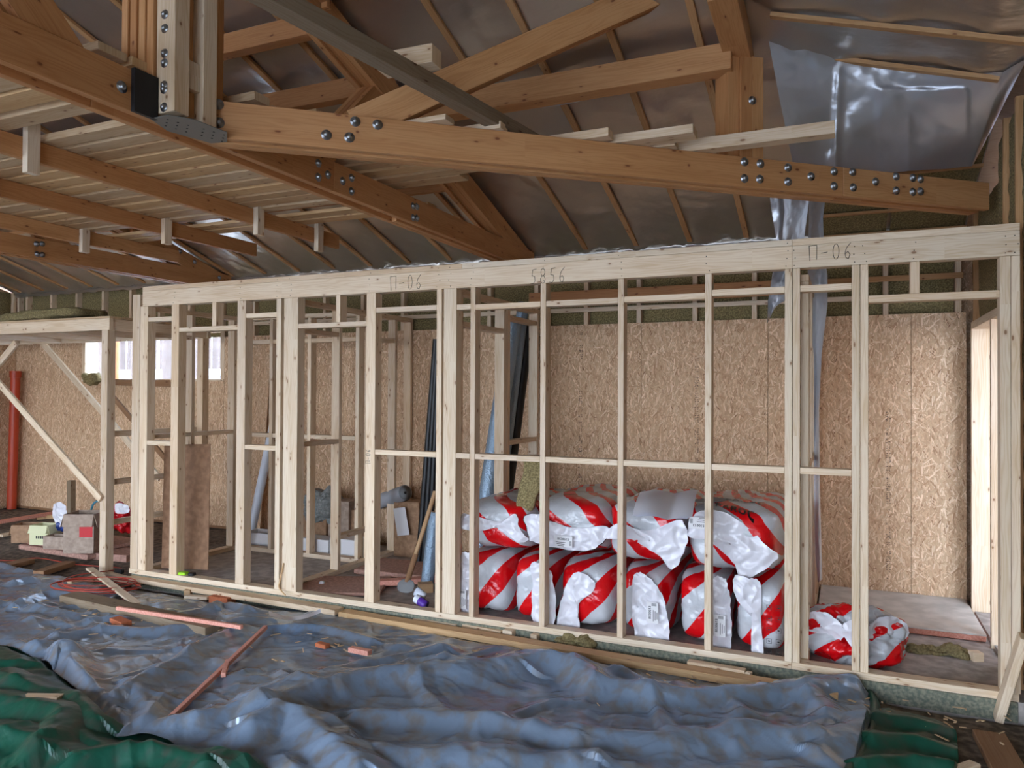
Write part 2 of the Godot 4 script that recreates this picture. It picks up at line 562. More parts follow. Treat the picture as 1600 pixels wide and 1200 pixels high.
# ---------------------------------------------------------------- the building
func build_shell() -> void:
	var fl := shell("floor")
	var dirt := PackedVector3Array()
	var dn := noise(0.9, FastNoiseLite.TYPE_SIMPLEX_SMOOTH, 5, 41)
	var nu := 220
	var nv := 170
	for j in nv:
		for i in nu:
			var x := -12.7 + 12.8 * i / (nu - 1)
			var z := -2.3 + 10.3 * j / (nv - 1)
			var lift: float = 0.0
			if z < 0.05:
				lift = 0.10 * clampf(-z / 2.0, 0.0, 1.0) if x < -7.42 else -0.05
			dirt.append(Vector3(x, GROUND - 0.012 + lift + 0.016 * dn.get_noise_2d(x * 3, z * 3), z))
	put(fl, "earth", sheet(dirt, nu, nv), M.dirt)
	bx(fl, "slab", Vector3(-7.36, -0.35, -2.6), Vector3(0.35, 0.0, -0.0), M.concrete)
	bx(fl, "subsoil", Vector3(-12.9, -0.60, -2.6), Vector3(0.35, -0.36, 8.1), M.dirt)
	bx(fl, "threshold", Vector3(0.02, 0.0, -1.92), Vector3(0.22, 0.03, -0.7), M.concrete)

	# back wall: strand boards, studs and mineral wool above them, one wide window
	var wb := shell("wall_back", Vector3(-6, 0, BACK))
	var seams := [-12.6, -11.12, -9.72, -8.38, -7.70, -6.48, -5.26, -4.04, -2.83, -1.615, -0.42, 0.0]
	for k in seams.size() - 1:
		var top := 2.51
		if seams[k + 1] < -8.3 and seams[k] > -11.2:
			top = 1.95
		bx(wb, "strand_board", Vector3(seams[k] + 0.0015, 0.035, BACK - 0.012), Vector3(seams[k + 1] - 0.0015, top, BACK), M.osb, 0.001)
	bx(wb, "sheathing", Vector3(-12.8, -0.3, BACK - 0.22), Vector3(-11.12, 3.3, BACK - 0.2), M.osb)
	bx(wb, "sheathing", Vector3(-8.38, -0.3, BACK - 0.22), Vector3(0.3, 3.3, BACK - 0.2), M.osb)
	bx(wb, "sheathing", Vector3(-11.12, -0.3, BACK - 0.22), Vector3(-8.38, 1.95, BACK - 0.2), M.osb)
	bx(wb, "sheathing", Vector3(-11.12, 2.62, BACK - 0.22), Vector3(-8.38, 3.3, BACK - 0.2), M.osb)
	bx(wb, "sole_plate", Vector3(-12.6, 0.0, BACK - 0.15), Vector3(0.0, 0.035, BACK + 0.004), M.brown_wood)
	var xs := []
	var sx := -0.06
	while sx > -12.6:
		xs.append(sx)
		sx -= 0.56
	xs.append(-12.58)
	for k in xs.size():
		var x: float = xs[k]
		if x > -11.1 and x < -8.4:
			board(wb, "stud", Vector3(x, 2.62, BACK - 0.1), Vector3(x, 3.27, BACK - 0.1), 0.045, 0.19, any(M.pale), Vector3.BACK)
		else:
			board(wb, "stud", Vector3(x, 2.50, BACK - 0.1), Vector3(x, 3.27, BACK - 0.1), 0.045, 0.19, any(M.pale), Vector3.BACK)
		if k > 0:
			var m: Material = M.wool
			for seg: Array in [[2.515, 3.25]]:
				put(wb, "insulation_batt", wool_batt(Vector3(abs(x - xs[k - 1]) - 0.05, seg[1] - seg[0], 0.14), k), m, Transform3D(Basis.IDENTITY, Vector3((x + xs[k - 1]) * 0.5, (seg[0] + seg[1]) * 0.5, BACK - 0.115)))
	board(wb, "wall_plate", Vector3(-12.6, 3.28, BACK - 0.1), Vector3(0, 3.28, BACK - 0.1), 0.2, 0.045, M.pale[2])
	board(wb, "rail", Vector3(-8.3, 2.665, BACK - 0.012), Vector3(-0.02, 2.665, BACK - 0.012), 0.022, 0.045, M.pale[0])
	board(wb, "rail", Vector3(-3.9, 2.83, BACK - 0.012), Vector3(-0.02, 2.83, BACK - 0.012), 0.022, 0.05, M.batten[0])
	for col: Array in [[907, 612, 770], [1089, 560, 745], [1388, 640, 905], [908, 520, 560]]:
		var st := SurfaceTool.new()
		st.begin(Mesh.PRIMITIVE_TRIANGLES)
		var y := on_z(col[0], col[1], BACK).y
		var y2 := on_z(col[0], col[2], BACK).y
		var cx := on_z(col[0], col[1], BACK).x
		while y > y2:
			for k in 2:
				if rng.randf() < 0.8:
					st.append_from(block(Vector3(rng.randf_range(0.006, 0.018), rng.randf_range(0.003, 0.010), 0.0006), 0.0001), 0, Transform3D(Basis(Vector3.BACK, rng.randf_range(-0.3, 0.3)), Vector3(cx + (k - 0.5) * 0.022 + rng.randf_range(-0.004, 0.004), y, BACK + 0.0005)))
			y -= rng.randf_range(0.010, 0.022) if rng.randf() < 0.9 else 0.06
		var stamp := put(wb, "stamped_print", st.commit(), M.stamp)
		stamp.set_meta("kind", "stuff")
	# the window
	var win := shell("window_1", Vector3(-9.75, 1.95, BACK))
	bx(win, "window_frame", Vector3(-11.12, 1.95, BACK - 0.2), Vector3(-11.05, 2.62, BACK + 0.0), M.pale[1])
	bx(win, "window_frame", Vector3(-8.45, 1.95, BACK - 0.2), Vector3(-8.38, 2.62, BACK + 0.0), M.pale[1])
	bx(win, "window_frame", Vector3(-11.05, 2.57, BACK - 0.2), Vector3(-8.45, 2.62, BACK + 0.0), M.pale[1])
	bx(win, "window_sill", Vector3(-11.12, 1.925, BACK - 0.2), Vector3(-8.38, 1.955, BACK + 0.01), M.pale[1])
	bx(win, "mullion", Vector3(-10.62, 1.96, BACK - 0.17), Vector3(-10.55, 2.57, BACK - 0.1), M.orange_wood)
	bx(win, "pane", Vector3(-11.05, 1.96, BACK - 0.14), Vector3(-10.62, 2.57, BACK - 0.134), M.glass, 0.0005)
	bx(win, "pane", Vector3(-10.55, 1.96, BACK - 0.14), Vector3(-8.45, 2.57, BACK - 0.134), M.glass, 0.0005)

	# left gable wall
	var wl := shell("wall_left", Vector3(-12.6, 0, 4))
	for k in 9:
		bx(wl, "strand_board", Vector3(-12.612, 0.035, BACK + 1.22 * k + 0.0015), Vector3(-12.6, 2.51, min(FRONT, BACK + 1.22 * (k + 1) - 0.0015)), M.osb, 0.001)
	put(wl, "sheathing", plate(PackedVector3Array([Vector3(-12.82, -0.3, -2.4), Vector3(-12.82, 3.25, -2.4), Vector3(-12.82, 4.85, RIDGE), Vector3(-12.82, 3.25, 8.2), Vector3(-12.82, -0.3, 8.2)]), Vector3(0.02, 0, 0)), M.osb)
	for k in 18:
		var z0 := BACK + 0.05 + 0.56 * k
		var z1: float = min(z0 + 0.51, 7.95)
		var t0 := roof_y(-12.7, (z0 + z1) * 0.5) - 0.1
		put(wl, "insulation_batt", wool_batt(Vector3(z1 - z0, t0 - 2.515, 0.14), 40 + k), M.wool, Transform3D(Basis(Vector3.FORWARD, Vector3.UP, Vector3.RIGHT), Vector3(-12.70, (2.515 + t0) * 0.5, (z0 + z1) * 0.5)))
		board(wl, "stud", Vector3(-12.70, 2.5, z0 - 0.025), Vector3(-12.70, t0, z0 - 0.025), 0.045, 0.18, any(M.pale), Vector3.RIGHT)

	# right wall: wool between studs, an open doorway
	var wr := shell("wall_right", Vector3(0.1, 0, 0))
	var cell_z := [-2.2, -1.95, -1.03, -0.64, -0.24, 0.36, 0.96, 1.56, 2.16, 2.76, 3.36, 3.96, 4.56, 5.16, 5.76, 6.36, 6.96, 7.56, 7.95]
	for k in cell_z.size() - 1:
		var z0: float = cell_z[k] + 0.02
		var z1: float = cell_z[k + 1] - 0.02
		var lo := 0.0
		if k == 1 or k == 2:
			lo = 2.40
		var hi: float = min(roof_y(0.05, z0), roof_y(0.05, z1)) - 0.04
		put(wr, "insulation_batt", wool_batt(Vector3(z1 - z0, hi - lo, 0.15), 80 + k), M.wool, Transform3D(Basis(Vector3.BACK, Vector3.UP, Vector3.LEFT), Vector3(0.10, (lo + hi) * 0.5, (z0 + z1) * 0.5)))
		if k > 0 and k != 2:
			board(wr, "stud", Vector3(0.10, 0.0, cell_z[k]), Vector3(0.10, hi, cell_z[k]), 0.035, 0.17, any(M.batten), Vector3.RIGHT)
	put(wr, "sheathing", plate(PackedVector3Array([Vector3(0.20, -0.3, -0.66), Vector3(0.20, 2.36, -0.66), Vector3(0.20, 2.36, -1.92), Vector3(0.20, -0.3, -1.92), Vector3(0.20, -0.3, -2.4), Vector3(0.20, 3.25, -2.4), Vector3(0.20, 3.64, -0.9), Vector3(0.20, 3.64, 6.8), Vector3(0.20, 3.25, 8.2), Vector3(0.20, -0.3, 8.2)]), Vector3(0.02, 0, 0)), M.osb)
	bx(wr, "door_lintel", Vector3(0.0, 2.34, -1.95), Vector3(0.2, 2.40, -0.64), M.pale[0])
	bx(wr, "door_jamb", Vector3(0.0, 0.0, -1.97), Vector3(0.24, 2.34, -1.93), M.pale[1])
	bx(wr, "porch_wall", Vector3(1.5, -0.3, -3.0), Vector3(1.6, 2.9, 0.6), M.osb)
	bx(wr, "porch_wall", Vector3(0.23, -0.3, -2.45), Vector3(1.5, 2.9, -2.35), M.osb)
	bx(wr, "porch_roof", Vector3(0.23, 2.9, -2.45), Vector3(1.12, 3.0, 0.1), M.brown_wood)
	bx(wr, "porch_floor", Vector3(0.23, -0.3, -2.35), Vector3(1.5, 0.0, 0.6), M.concrete)
	bx(wr, "stud", Vector3(0.0, 0.0, -1.06), Vector3(0.06, 2.34, -1.015), M.pale[1])

	# front wall behind the photographer: three wide unglazed openings
	var wf := shell("wall_front", Vector3(-6, 0, FRONT))
	var last := -12.8
	for o: Array in [[-12.3, -8.5], [-8.2, -4.4], [-4.1, -0.25]]:
		bx(wf, "wall_panel", Vector3(last, -0.3, FRONT), Vector3(o[0], 3.25, 8.2), M.osb)
		bx(wf, "wall_panel", Vector3(o[0], 2.70, FRONT), Vector3(o[1], 3.25, 8.2), M.osb)
		bx(wf, "wall_panel", Vector3(o[0], -0.3, FRONT), Vector3(o[1], 0.0, 8.2), M.osb)
		last = o[1]
	bx(wf, "wall_panel", Vector3(last, -0.3, FRONT), Vector3(0.22, 3.25, 8.2), M.osb)

func wool_batt(s: Vector3, sd: int) -> ArrayMesh:
	# a soft slab: front face uneven, edges pushed in
	var n := noise(3.0, FastNoiseLite.TYPE_SIMPLEX_SMOOTH, 4, 200 + sd)
	var nu := 9
	var nv: int = clampi(int(s.y / 0.06), 5, 60)
	var p := PackedVector3Array()
	for j in nv:
		for i in nu:
			var u := float(i) / (nu - 1)
			var v := float(j) / (nv - 1)
			var e: float = min(min(u, 1 - u) * s.x, min(v, 1 - v) * s.y)
			p.append(Vector3((u - 0.5) * s.x, (0.5 - v) * s.y, s.z * 0.5 - 0.012 + 0.014 * n.get_noise_2d(u * s.x * 4, v * s.y * 4) - 0.025 * exp(-e / 0.012)))
	return sheet(p, nu, nv)

func roof_y(x: float, z: float) -> float:
	return min(min(3.29 + SLOPE * (z + 2.2), 3.29 + SLOPE * (FRONT - z)), 3.70 - SLOPE * x)

func build_roof() -> void:
	var c := shell("ceiling", Vector3(-6, 3.29, 4))
	var lift := Vector3(0, 0.16, 0)
	var mk := func(called: String, pts: Array) -> void:
		var poly := PackedVector3Array()
		for q: Vector2 in pts:
			poly.append(Vector3(q.x, roof_y(clamp(q.x, -13.0, 0.4), q.y) + 0.05, q.y))
		put(c, called, plate(poly, lift), M.brown_wood)
	mk.call("roof_deck", [Vector2(-13.0, -2.7), Vector2(0.4, -2.7), Vector2(0.4, -1.28), Vector2(-3.777, RIDGE), Vector2(-13.0, RIDGE)])
	mk.call("roof_deck", [Vector2(0.4, -1.28), Vector2(0.4, 7.08), Vector2(-3.777, RIDGE)])
	mk.call("roof_deck", [Vector2(-13.0, 8.5), Vector2(0.4, 8.5), Vector2(0.4, 7.08), Vector2(-3.777, RIDGE), Vector2(-13.0, RIDGE)])
	# reflective foil stretched under the rafters
	var bl := noise(1.1, FastNoiseLite.TYPE_SIMPLEX_SMOOTH, 3, 61)
	var cr := noise(2.6, FastNoiseLite.TYPE_SIMPLEX_SMOOTH, 3, 62)
	var nu := 300
	var nv := 235
	var p := PackedVector3Array()
	for j in nv:
		for i in nu:
			var x := -12.6 + 12.6 * i / (nu - 1)
			var z := BACK + 0.004
			var y := 0.0
			if j < 6:
				y = roof_y(x, BACK) - 0.075 + 0.013 * j + 0.02 * bl.get_noise_2d(x * 2.2, 3.0)
				z = BACK + 0.01 + 0.02 * (1.0 - abs(j - 3.0) / 3.0) + 0.012 * cr.get_noise_2d(x * 3.0, j * 0.3)
			else:
				z = BACK + 0.012 + 10.17 * (j - 6) / (nv - 7)
				var near: float = exp(-(z - BACK) / 0.16)
				var ph := fposmod((x + 1.803) / 0.53, 1.0)
				y = roof_y(x, z) - 0.012 - 0.03 * near
				y += 0.020 * sin(ph * PI) * (1.0 - near) + 0.014 * bl.get_noise_2d(x * 1.5, z * 0.8) + (0.006 + 0.03 * near) * cr.get_noise_2d(x * 2.0, z * 2.5)
			p.append(Vector3(x, y, z))
	put(c, "foil_membrane", sheet(p, nu, nv), M.foil)
	# foil missing at the right corner: bare wool and laths
	for k in 2:
		var wq := PackedVector3Array()
		for j in 24:
			for i in 24:
				var wx := lerpf(-1.17 + 0.58 * k, -0.62 + 0.60 * k, i / 23.0)
				var wz := lerpf(BACK + 0.02, -0.92, j / 23.0)
				wq.append(Vector3(wx, roof_y(wx, wz) - 0.055 + 0.012 * cr.get_noise_2d(wx * 6.0, wz * 6.0), wz))
		put(c, "insulation_batt", sheet(wq, 24, 24), M.wool)
	for wz: float in [BACK + 0.06, BACK + 0.42, -1.25]:
		board(c, "lath", Vector3(-1.17, roof_y(-0.5, wz) - 0.078, wz), Vector3(-0.01, roof_y(-0.5, wz) - 0.078, wz), 0.045, 0.022, M.batten[0])
	# battens up the back slope
	var sl := Vector3(0, SLOPE, 1).normalized()
	var up := Vector3(0, 1, -SLOPE).normalized()
	var k := 0
	var x := -1.803
	while x > -12.5:
		if not (abs(x + 4.07) < 0.15 or abs(x + 8.3) < 0.12):
			var z1: float = min(RIDGE - 0.1, -0.95 - x)
			var a := Vector3(x, 3.29 - 0.03 + SLOPE * 0.08, BACK + 0.08)
			var b := Vector3(x, 3.29 - 0.03 + SLOPE * (z1 - BACK), z1)
			board(c, "batten", a, b, 0.048, 0.026, M.batten[k % 2], up)
		k += 1
		x -= 0.53
	# battens on the hip end
	for row: Array in [[1.02, -0.05, -1.75], [0.49, -0.03, -1.36], [-0.05, -0.1, -1.02], [1.6, -0.05, -2.4], [2.2, -0.05, -3.0]]:
		board(c, "batten", Vector3(row[1], 3.67 - SLOPE * row[1], row[0]), Vector3(row[2], 3.67 - SLOPE * row[2], row[0]), 0.048, 0.028, M.batten[0], Vector3(SLOPE, 1, 0))

func build_outdoors() -> void:
	var sn := shell("snowfield", Vector3(0, -0.5, 0))
	var p := PackedVector3Array()
	var n := noise(0.05, FastNoiseLite.TYPE_SIMPLEX_SMOOTH, 3, 71)
	for j in 60:
		for i in 60:
			var q := Vector3(-80 + 140.0 * i / 59, 0, -70 + 120.0 * j / 59)
			q.y = -0.75 + 0.25 * n.get_noise_2d(q.x, q.z)
			p.append(q)
	put(sn, "snow_cover", sheet(p, 60, 60), M.snow)
	var yard := shell("yard", Vector3(-6, -0.3, 20))
	bx(yard, "trodden_ground", Vector3(-45, -0.9, 8.2), Vector3(35, -0.28, 40), M.slush)
	# snow-topped fence beyond the window
	var f := thing("fence", "pale snow-topped fence outside the small window", "fence", Vector3(-24, -0.6, -16))
	for k in 30:
		var x := -40.0 + k * 0.9
		bx(f, "fence_panel", Vector3(x, -0.7, -16.03), Vector3(x + 0.88, 2.35, -16.0), M.white_plastic, 0.005)
		bx(f, "snow_cap", Vector3(x, 2.35, -16.15), Vector3(x + 0.88, 2.62, -15.85), M.snow, 0.06)
	var r := RandomNumberGenerator.new()
	r.seed = 5
	for k in 26:
		var px := 150.0 + 8.5 * k + r.randf_range(-4, 4)
		var d := -14.5 if k % 6 == 1 else -18.5 - 0.62 * ((k * 11) % 26)
		var at := on_z(px, 560, d)
		var rad := r.randf_range(0.10, 0.19)
		var t := thing("tree", "bare pine trunk standing in the snow outside the window", "tree", Vector3(at.x, -0.7, d), "pine trunks outside the window")
		var trunk := PackedVector3Array()
		for i in 7:
			trunk.append(Vector3(at.x + r.randf_range(-0.05, 0.05), -0.8 + i * 1.9, d))
		put(t, "trunk", tube(trunk, rad, 9), M.bark)
		for b in 7:
			var y := r.randf_range(1.5, 6.0)
			var a := r.randf() * TAU
			var l := r.randf_range(0.3, 0.6)
			put(t, "branch", tube(PackedVector3Array([Vector3(at.x, y, d), Vector3(at.x + cos(a) * l * 0.5, y + r.randf_range(-0.1, 0.25), d + sin(a) * l * 0.5), Vector3(at.x + cos(a) * l, y + r.randf_range(-0.3, 0.3), d + sin(a) * l)]), 0.016, 5), M.bark)

# ---------------------------------------------------------------- trusses
var bolt_mesh: ArrayMesh
func bolt(parent: Node, at: Vector3, n: Vector3, size := 1.0) -> void:
	if bolt_mesh == null:
		bolt_mesh = lathe([Vector2(0.0, 0.0), Vector2(0.026, 0.0), Vector2(0.028, 0.0015), Vector2(0.028, 0.0035), Vector2(0.016, 0.004), Vector2(0.0155, 0.013), Vector2(0.013, 0.018), Vector2(0.008, 0.022), Vector2(0.0, 0.0235)], 14)
	var x := n.cross(Vector3.UP if abs(n.y) < 0.9 else Vector3.RIGHT).normalized()
	put(parent, "bolt", bolt_mesh, M.steel, Transform3D(Basis(x, n, x.cross(n)) * Basis.from_scale(Vector3.ONE * size), at))

# bottom chord of four boards side by side, running along z
func chord_z(t: Node, x: float, z0: float, z1: float, cuts: Array) -> void:
	for k in 4:
		var xa := x - 0.045 * k
		var c: float = cuts[k]
		var low := 3.10 if k != 1 else 3.135
		bx(t, "chord_board", Vector3(xa - 0.044, low, z0), Vector3(xa, 3.295 - 0.002 * k, c - 0.001), M.truss[k % 3], 0.003)
		bx(t, "chord_board", Vector3(xa - 0.044, 3.10 if k != 2 else 3.135, c + 0.001), Vector3(xa, 3.295 - 0.002 * k, z1), M.truss[(k + 1) % 3], 0.003)

func rafters(t: Node, x: float, z0: float, z1: float) -> void:
	var up := Vector3(0, 1, -SLOPE).normalized()
	for k in 4:
		var xa := x - 0.0225 - 0.045 * k
		var off := 0.155 if k != 2 else 0.135
		board(t, "rafter_board", Vector3(xa, 3.29 - off + SLOPE * (z0 - BACK), z0), Vector3(xa, 3.29 - off + SLOPE * (z1 - BACK), z1), 0.044, 0.19, M.truss[(k + 2) % 3], up, 0.003)

var DA := Vector3(-3.92, 3.10, 2.395)      # front lower edge of the diagonal chord
var DB := Vector3(-0.013, 3.10, -0.921)

func build_trusses() -> void:
	# truss across the room, ending above the stud wall
	var t := thing("roof_truss", "laminated timber truss over the stud wall with steel hanger and king post", "truss", Vector3(-4.07, 3.1, 0))
	chord_z(t, -3.98, -2.15, 7.9, [1.28, 3.6, 0.4, 2.9])
	rafters(t, -3.98, -2.1, 2.88)
	var seam := [[386, 219], [369 + 128, 277], [512, 273], [497, 255], [549, 278], [535, 283], [549, 299], [645, 322], [651, 323], [645, 340], [651, 341], [190, 136]]
	seam.remove_at(0)
	for q: Array in seam:
		bolt(t, on_x(q[0], q[1], -3.98), Vector3.RIGHT)
	# king post behind the hanging post and the sloping web
	for k in 4:
		bx(t, "king_post_board", Vector3(-4.16 + 0.045 * k, 3.24, 2.21 + 0.02 * (k % 2)), Vector3(-4.117 + 0.045 * k, 4.66, 2.71 - 0.01 * k), M.truss[k % 3], 0.003)
	for k in 3:
		var xx := -4.02 - 0.05 * k
		board(t, "web_board", Vector3(xx, 3.22, 3.08 + 0.02 * k), Vector3(xx, 4.20, 4.05), 0.046, 0.20, M.truss[(k + 1) % 3], Vector3(0, 1, -1))
		board(t, "web_board", Vector3(xx, 3.22, 1.45), Vector3(xx, 4.12, 0.55), 0.046, 0.16, M.truss[k % 3], Vector3(0, 1, 1))
	# hanging post where the diagonal chord comes in
	bx(t, "post_board", Vector3(-3.975, 3.13, 2.575), Vector3(-3.855, 4.68, 2.665), M.pale[3], 0.003)
	bx(t, "post_board", Vector3(-3.975, 3.10, 2.400), Vector3(-3.855, 4.70, 2.490), M.pale[1], 0.003)
	bx(t, "post_core", Vector3(-3.975, 3.42, 2.492), Vector3(-3.92, 4.68, 2.573), M.truss[2], 0.002)
	bx(t, "post_core", Vector3(-3.975, 3.14, 2.492), Vector3(-3.91, 3.28, 2.573), M.truss[0], 0.002)
	bx(t, "post_block", Vector3(-3.975, 3.28, 2.492), Vector3(-3.875, 3.42, 2.573), M.pale[2], 0.002)
	for py: float in [25, 47, 86, 101, 136, 142, 170]:
		bolt(t, on_x(262, py, -3.92) * Vector3(1, 1, 0) + Vector3(0, 0, 2.665), Vector3.BACK, 0.8)
	for py: float in [39, 57, 98, 112, 150, 155, 179, 187]:
		bolt(t, on_x(322, py, -3.90) * Vector3(1, 1, 0) + Vector3(0, 0, 2.400), Vector3.FORWARD, 0.8)
	var h := bx(t, "steel_hanger", Vector3(-3.979, 3.097, 2.667), Vector3(-3.955, 3.30, 2.80), M.steel_dark, 0.001)
	h.set_meta("label", "dark steel hanger bracket")
	var an := put(t, "perforated_angle", plate(PackedVector3Array([on_y(235, 186, 3.098), on_y(262, 180, 3.098), on_y(303, 187, 3.098), on_y(355, 207, 3.098), on_y(355, 222, 3.098), on_y(330, 224, 3.098), on_y(262, 205, 3.098)]), Vector3(0, 0.003, 0)), M.galv)
	an.set_meta("label", "perforated grey steel angle")
	for row in 6:
		for k in 3:
			var q := on_y(262 + row * 16 + (8 if row > 2 else 0) - k * 1.5, 187 + row * 4.6 + k * 5 + (1 if row > 2 else 0), 3.0965)
			put(t, "nail_hole", lathe([Vector2(0, -0.0008), Vector2(0.005, -0.0008), Vector2(0.005, 0.001)], 8), M.black, Transform3D(Basis.IDENTITY, q))

	# the truss further left
	var t2 := thing("roof_truss", "laminated timber truss near the far gable beyond the hanging planks", "truss", Vector3(-8.3, 3.1, 0))
	chord_z(t2, -8.22, -2.15, 7.9, [0.9, 3.0, 2.0, 1.3])
	rafters(t2, -8.22, -2.1, 2.88)
	for q: Array in [[57, 381], [66, 381], [58, 397], [66, 398], [281, 393], [304, 409], [343, 434]]:
		bolt(t2, on_x(q[0], q[1], -8.20), Vector3.RIGHT)
	bx(t2, "king_post_board", Vector3(-8.40, 3.2, 0.95), Vector3(-8.22, 4.2, 1.15), M.truss[1], 0.003)
	for k in 3:
		board(t2, "web_board", Vector3(-8.26 - 0.05 * k, 3.24, 0.1), Vector3(-8.26 - 0.05 * k, 4.25, 1.45), 0.046, 0.16, M.truss[k], Vector3(0, 1, -1))

	# diagonal truss under the hip
	var d := (DB - DA).normalized()
	var nf := Vector3(-d.z, 0, d.x)          # towards the photographer
	var t3 := thing("hip_truss", "diagonal timber truss with long bolted bottom chord running to the right wall", "truss", (DA + DB) * 0.5)
	var cut := on_plane(1318, 300, DA, nf)
	var cl := (cut - DA).dot(d)
	var full := (DB - DA).length()
	for k in 4:
		var back := -nf * (0.0225 + 0.045 * k)
		var lo: float = 3.10 if k != 1 else 3.118
		var hi: float = 3.29
		var c := cl if k % 2 == 0 else full * (0.3 + 0.1 * k)
		var mid := Vector3(0, (lo + hi) * 0.5 - 3.10, 0)
		board(t3, "chord_board", DA + back + mid, DA + d * (c - 0.001) + back + mid, 0.044, hi - lo, M.truss[k % 3], Vector3.UP, 0.003)
		board(t3, "chord_board", DA + d * (c + 0.001) + back + mid, DA + d * (full - 0.01) + back + mid, 0.044, hi - lo, M.truss[(k + 2) % 3], Vector3.UP, 0.003)
	for q: Array in [[320, 162], [341, 163], [321, 189], [342, 192], [510, 211], [546, 215], [555, 190], [590, 195], [1163, 253], [1188, 256], [1163, 279], [1187, 280], [1231, 262], [1231, 284], [1267, 276], [1303, 268], [1303, 291], [1332, 269], [1333, 293], [1368, 284], [1400, 276], [1400, 298], [1426, 278], [1438, 280], [1426, 300], [1438, 299]]:
		bolt(t3, on_plane(q[0], q[1], DA, nf), nf, 1.0)
	# post near the wall end, brace, rafter
	var pf := DA - nf * 0.02
	var pa := on_plane(1142, 230, pf, nf)
	var pb := on_plane(1195, 235, pf, nf)
	for k in 3:
		var w := (pb - pa) / 3.0
		var q := pa + w * (k + 0.5) - nf * (0.09 + (0.02 if k == 0 else 0.0))
		var top: float = 3.99 if k == 0 else 3.95
		board(t3, "post_board", Vector3(q.x, 3.16, q.z), Vector3(q.x, top, q.z), w.length() * 0.98, 0.15, M.truss[k], nf)
	bolt(t3, on_plane(1177, 156, pf, nf) - nf * 0.012, nf)
	var bp := DA - nf * 0.07
	var bd := on_plane(1045, 0, bp, nf) - on_plane(800, 110, bp, nf)
	var b0 := on_plane(640, 158, bp, nf)
	var side := bd.normalized().cross(nf)
	for k in 2:
		board(t3, "brace_board", b0 - bd.normalized() * 0.35 - nf * 0.05 * k, b0 + bd.normalized() * 1.88 - nf * 0.05 * k, 0.048, 0.165, M.truss[2 - k], side)
	var e0 := on_plane(1167, 66, pf, nf) - nf * 0.09
	board(t3, "jack_rafter", e0 + Vector3(0.0, -0.02, -0.12), e0 + Vector3(0.0, 0.05, 0.72), 0.16, 0.16, M.truss[0])

	# purlins between the trusses
	var pl := [["big glued purlin butting against the post under the foil", 0.42, -1.60, -3.96, 3.84, 4.01, 0.14],
		["purlin high between the two trusses above the plank platform", 0.73, -4.18, -8.18, 3.96, 4.11, 0.09],
		["second purlin from the ridge between the two trusses", 1.30, -4.18, -8.18, 4.16, 4.30, 0.09],
		["short purlin right of the hanging post under the foil", 1.55, -2.62, -3.96, 4.24, 4.38, 0.09],
		["low purlin near the eave between the two trusses", -0.55, -4.18, -8.18, 3.58, 3.74, 0.045],
		["eave purlin between the far truss and the gable", -0.55, -8.42, -12.55, 3.58, 3.74, 0.045]]
	for q: Array in pl:
		var th := thing("purlin", q[0], "beam", Vector3(q[3], q[4], q[1]))
		bx(th, "beam", Vector3(q[3], q[4], q[1] - q[6]), Vector3(q[2], q[5], q[1]), M.truss[2 if q[6] > 0.1 else 1], 0.003)
		bx(th, "end_block", Vector3(q[3] + 0.005, q[4] - 0.03, q[1] - q[6] - 0.045), Vector3(q[3] + 0.05, q[5] - 0.02, q[1] - q[6] - 0.001), M.truss[0], 0.003)

